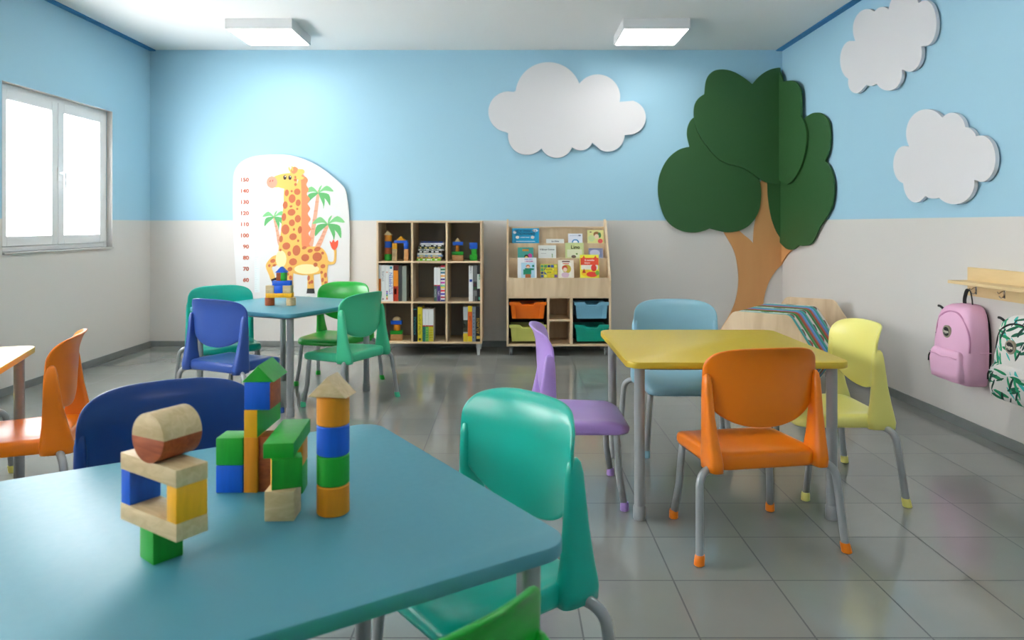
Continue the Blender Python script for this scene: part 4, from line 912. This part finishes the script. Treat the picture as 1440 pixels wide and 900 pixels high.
def backpack(lb, cy, fab, ztop=.745):
    t = thing('backpack', lb, 'backpack', (XR, cy, .297), -PI/2, 'backpacks on the coat rack')
    Hh = ztop-.297
    bm = bmesh.new()       # local x = width, -y = away from the wall, z up
    S = [(0, .13, .060), (.008, .145, .074), (.04, .158, .080), (.12, .166, .082), (.22, .167, .078), (.30, .160, .072), (.36, .152, .068), (.395, .140, .064), (.42, .122, .056), (.436, .096, .044), (.444, .058, .026)]
    SB = S
    rings = []
    for z, a, b in S:
        r = sring(0, 0, z*Hh/.444, a, b, 44, 4.6)
        for v in r: v.y = v.y-.012-b+ (.004*math.sin(v.x*46+z*30)+.003*math.sin(z*70))*(1 if v.y < 0 else 0)
        rings.append(r)
    loft(bm, rings); body = obj('body', bm, fab, t, smooth='all')
    bm = bmesh.new(); k = Hh/.444      # front pocket
    S = [(.014, .115, .020), (.02, .132, .032), (.06, .140, .040), (.12, .140, .040), (.165, .136, .036), (.182, .128, .028), (.19, .112, .014)]
    rings = []
    for z, a, b in S:
        r = sring(0, 0, z*k, a, b, 40, 5)
        for v in r: v.y = v.y-.150-.012+.003*math.sin(v.x*60+z*50)*(1 if v.y < 0 else 0)
        rings.append(r)
    loft(bm, rings); pk = obj('front_pocket', bm, fab, t, smooth='all')
    bm = bmesh.new()
    sweep(bm, catmull([(-.125, -.197, .150*k), (-.07, -.205, .157*k), (0, -.206, .146*k), (.07, -.205, .157*k), (.125, -.197, .150*k)], 6), .0028, 8)
    obj('pocket_zip', bm, fab if fab is not M_LEAF else M_WHITE, pk, smooth='all')
    bm = bmesh.new(); sweep(bm, [(-.128, -.190, .155*k), (-.133, -.198, .13*k), (-.132, -.200, .10*k)], .0042, 8); obj('zip_pull', bm, M_BLACK, pk, smooth='all')
    # main zip arch around the front panel
    arch = []
    def prof(z):
        for (za, aa, ba), (zb_, ab, bb) in zip(SB, SB[1:]):
            if z <= zb_: u = (z-za)/(zb_-za); return aa+(ab-aa)*u, ba+(bb-ba)*u
        return SB[-1][1:]
    for i in range(41):
        an = PI*i/40; z = .19+.212*math.sin(an)**.62; a_, b_ = prof(z); x = -a_*.965*math.copysign(abs(math.cos(an))**.8, math.cos(an))
        arch.append((x, -.012-b_-b_*(1-min(.999, abs(x)/a_)**4.6)**(1/4.6)+.001, z*k))
    bm = bmesh.new(); sweep(bm, arch, .005, 8); obj('zip_arch', bm, M_ZIP if fab is not M_LEAF else M_BLACK, t, smooth='all')
    bm = bmesh.new(); sweep(bm, catmull([arch[2], (-.155, -.118, .33*k), (-.143, -.108, .375*k), (-.13, -.102, .395*k)], 6), .006, 8); sweep(bm, catmull([(-.13, -.104, .395*k), (-.146, -.120, .415*k), (-.160, -.125, .418*k)], 4), .007, 8)
    obj('zip_cord', bm, M_BLACK, t, smooth='all')
    # side seams and shoulder straps against the wall
    bm = bmesh.new()
    for s in (-1, 1): sweep(bm, catmull([(s*.050, -.012, .41*k), (s*.085, -.007, .39*k), (s*.115, -.006, .30*k), (s*.12, -.006, .16*k), (s*.10, -.006, .03*k)], 6), .022, 10, flat=.005)
    obj('shoulder_strap', bm, M_BLACK, t, smooth='all')
    for s in (-1, 1):
        bm = bmesh.new(); sweep(bm, catmull([(s*.167, -.09, .19*k), (s*.168, -.05, .192*k), (s*.160, -.02, .19*k)], 6), .0025, 6)
        obj('side_seam', bm, fab, t, smooth='all')
    # hanging loop
    bm = bmesh.new(); sweep(bm, catmull([(-.035, -.045, .43*k), (-.034, -.047, .47*k), (-.018, -.046, .515*k), (0, -.045, .525*k), (.018, -.046, .515*k), (.034, -.047, .47*k), (.035, -.045, .43*k)], 6), .010, 8, flat=.0022)
    obj('hanging_loop', bm, M_BLACK, t, smooth='all')
    # round badge
    bm = bmesh.new(); n = 40; bz = .285*k; yb_ = -.159; cxb = -.02
    prism(bm, [(cxb+.036*math.cos(2*PI*i/n), bz+.036*math.sin(2*PI*i/n)) for i in range(n)], lambda u, v, d: Vector((u, d, v)), yb_-.004, yb_+.012, 0, .001)
    bd_ = obj('badge', bm, M_BRING, t)
    bm = bmesh.new(); prism(bm, [(cxb+.026*math.cos(2*PI*i/n), bz+.026*math.sin(2*PI*i/n)) for i in range(n)], lambda u, v, d: Vector((u, d, v)), yb_-.0052, yb_-.003); obj('badge_field', bm, M_BLACK, bd_)
    bm = bmesh.new(); add_text(bm, 'hype', .024, front_M(cxb, yb_-.0058, bz), 0, 'CENTER', .0006, 1, .0004); obj('badge_lettering', bm, M_BTEXT, bd_)
    for v in (body,): pass
    return t
M_ZIP = mat('rose_zip_tape', (206, 140, 178), .6)
M_PINK = mat('pink_canvas', (236, 184, 214), .8, bump=.2, bscale=300)
backpack('pink canvas backpack hanging from the first hook of the coat rack', 4.145, M_PINK)
backpack('white backpack with green bamboo leaf print, cut off by the right edge', 3.615, M_LEAF, .742)

# ------------------------------------------------------------------ light and camera
def area(name, loc, rot_, sx, sy, p_, col):
    l = bpy.data.lights.new(name, 'AREA'); l.shape = 'RECTANGLE'; l.size = sx; l.size_y = sy; l.energy = p_; l.color = col
    o = bpy.data.objects.new(name, l); C.objects.link(o); o.location = loc; o.rotation_euler = rot_; return o
w = bpy.data.worlds.new('overcast_sky'); bpy.context.scene.world = w; w.use_nodes = True
bg = w.node_tree.nodes['Background']; bg.inputs[0].default_value = (.98, .99, 1, 1); bg.inputs[1].default_value = 11.0
cam = bpy.data.cameras.new('camera'); co = bpy.data.objects.new('camera', cam); C.objects.link(co)
co.location = (0, 0, H); co.rotation_euler = (PI/2, 0, 0)
cam.sensor_width = 36; cam.sensor_fit = 'HORIZONTAL'; cam.lens = F/1440*36; cam.shift_x = (720-PX)/1440; cam.shift_y = -(450-PY)/1440
cam.clip_start = .05; cam.dof.use_dof = True; cam.dof.focus_distance = 3.0; cam.dof.aperture_fstop = 5.0
sc_ = bpy.context.scene; sc_.camera = co
sc_.view_settings.view_transform = 'Standard'; sc_.view_settings.look = 'None'; sc_.view_settings.gamma = 1; sc_.view_settings.use_curve_mapping = False
sc_.view_settings.exposure = 1.1
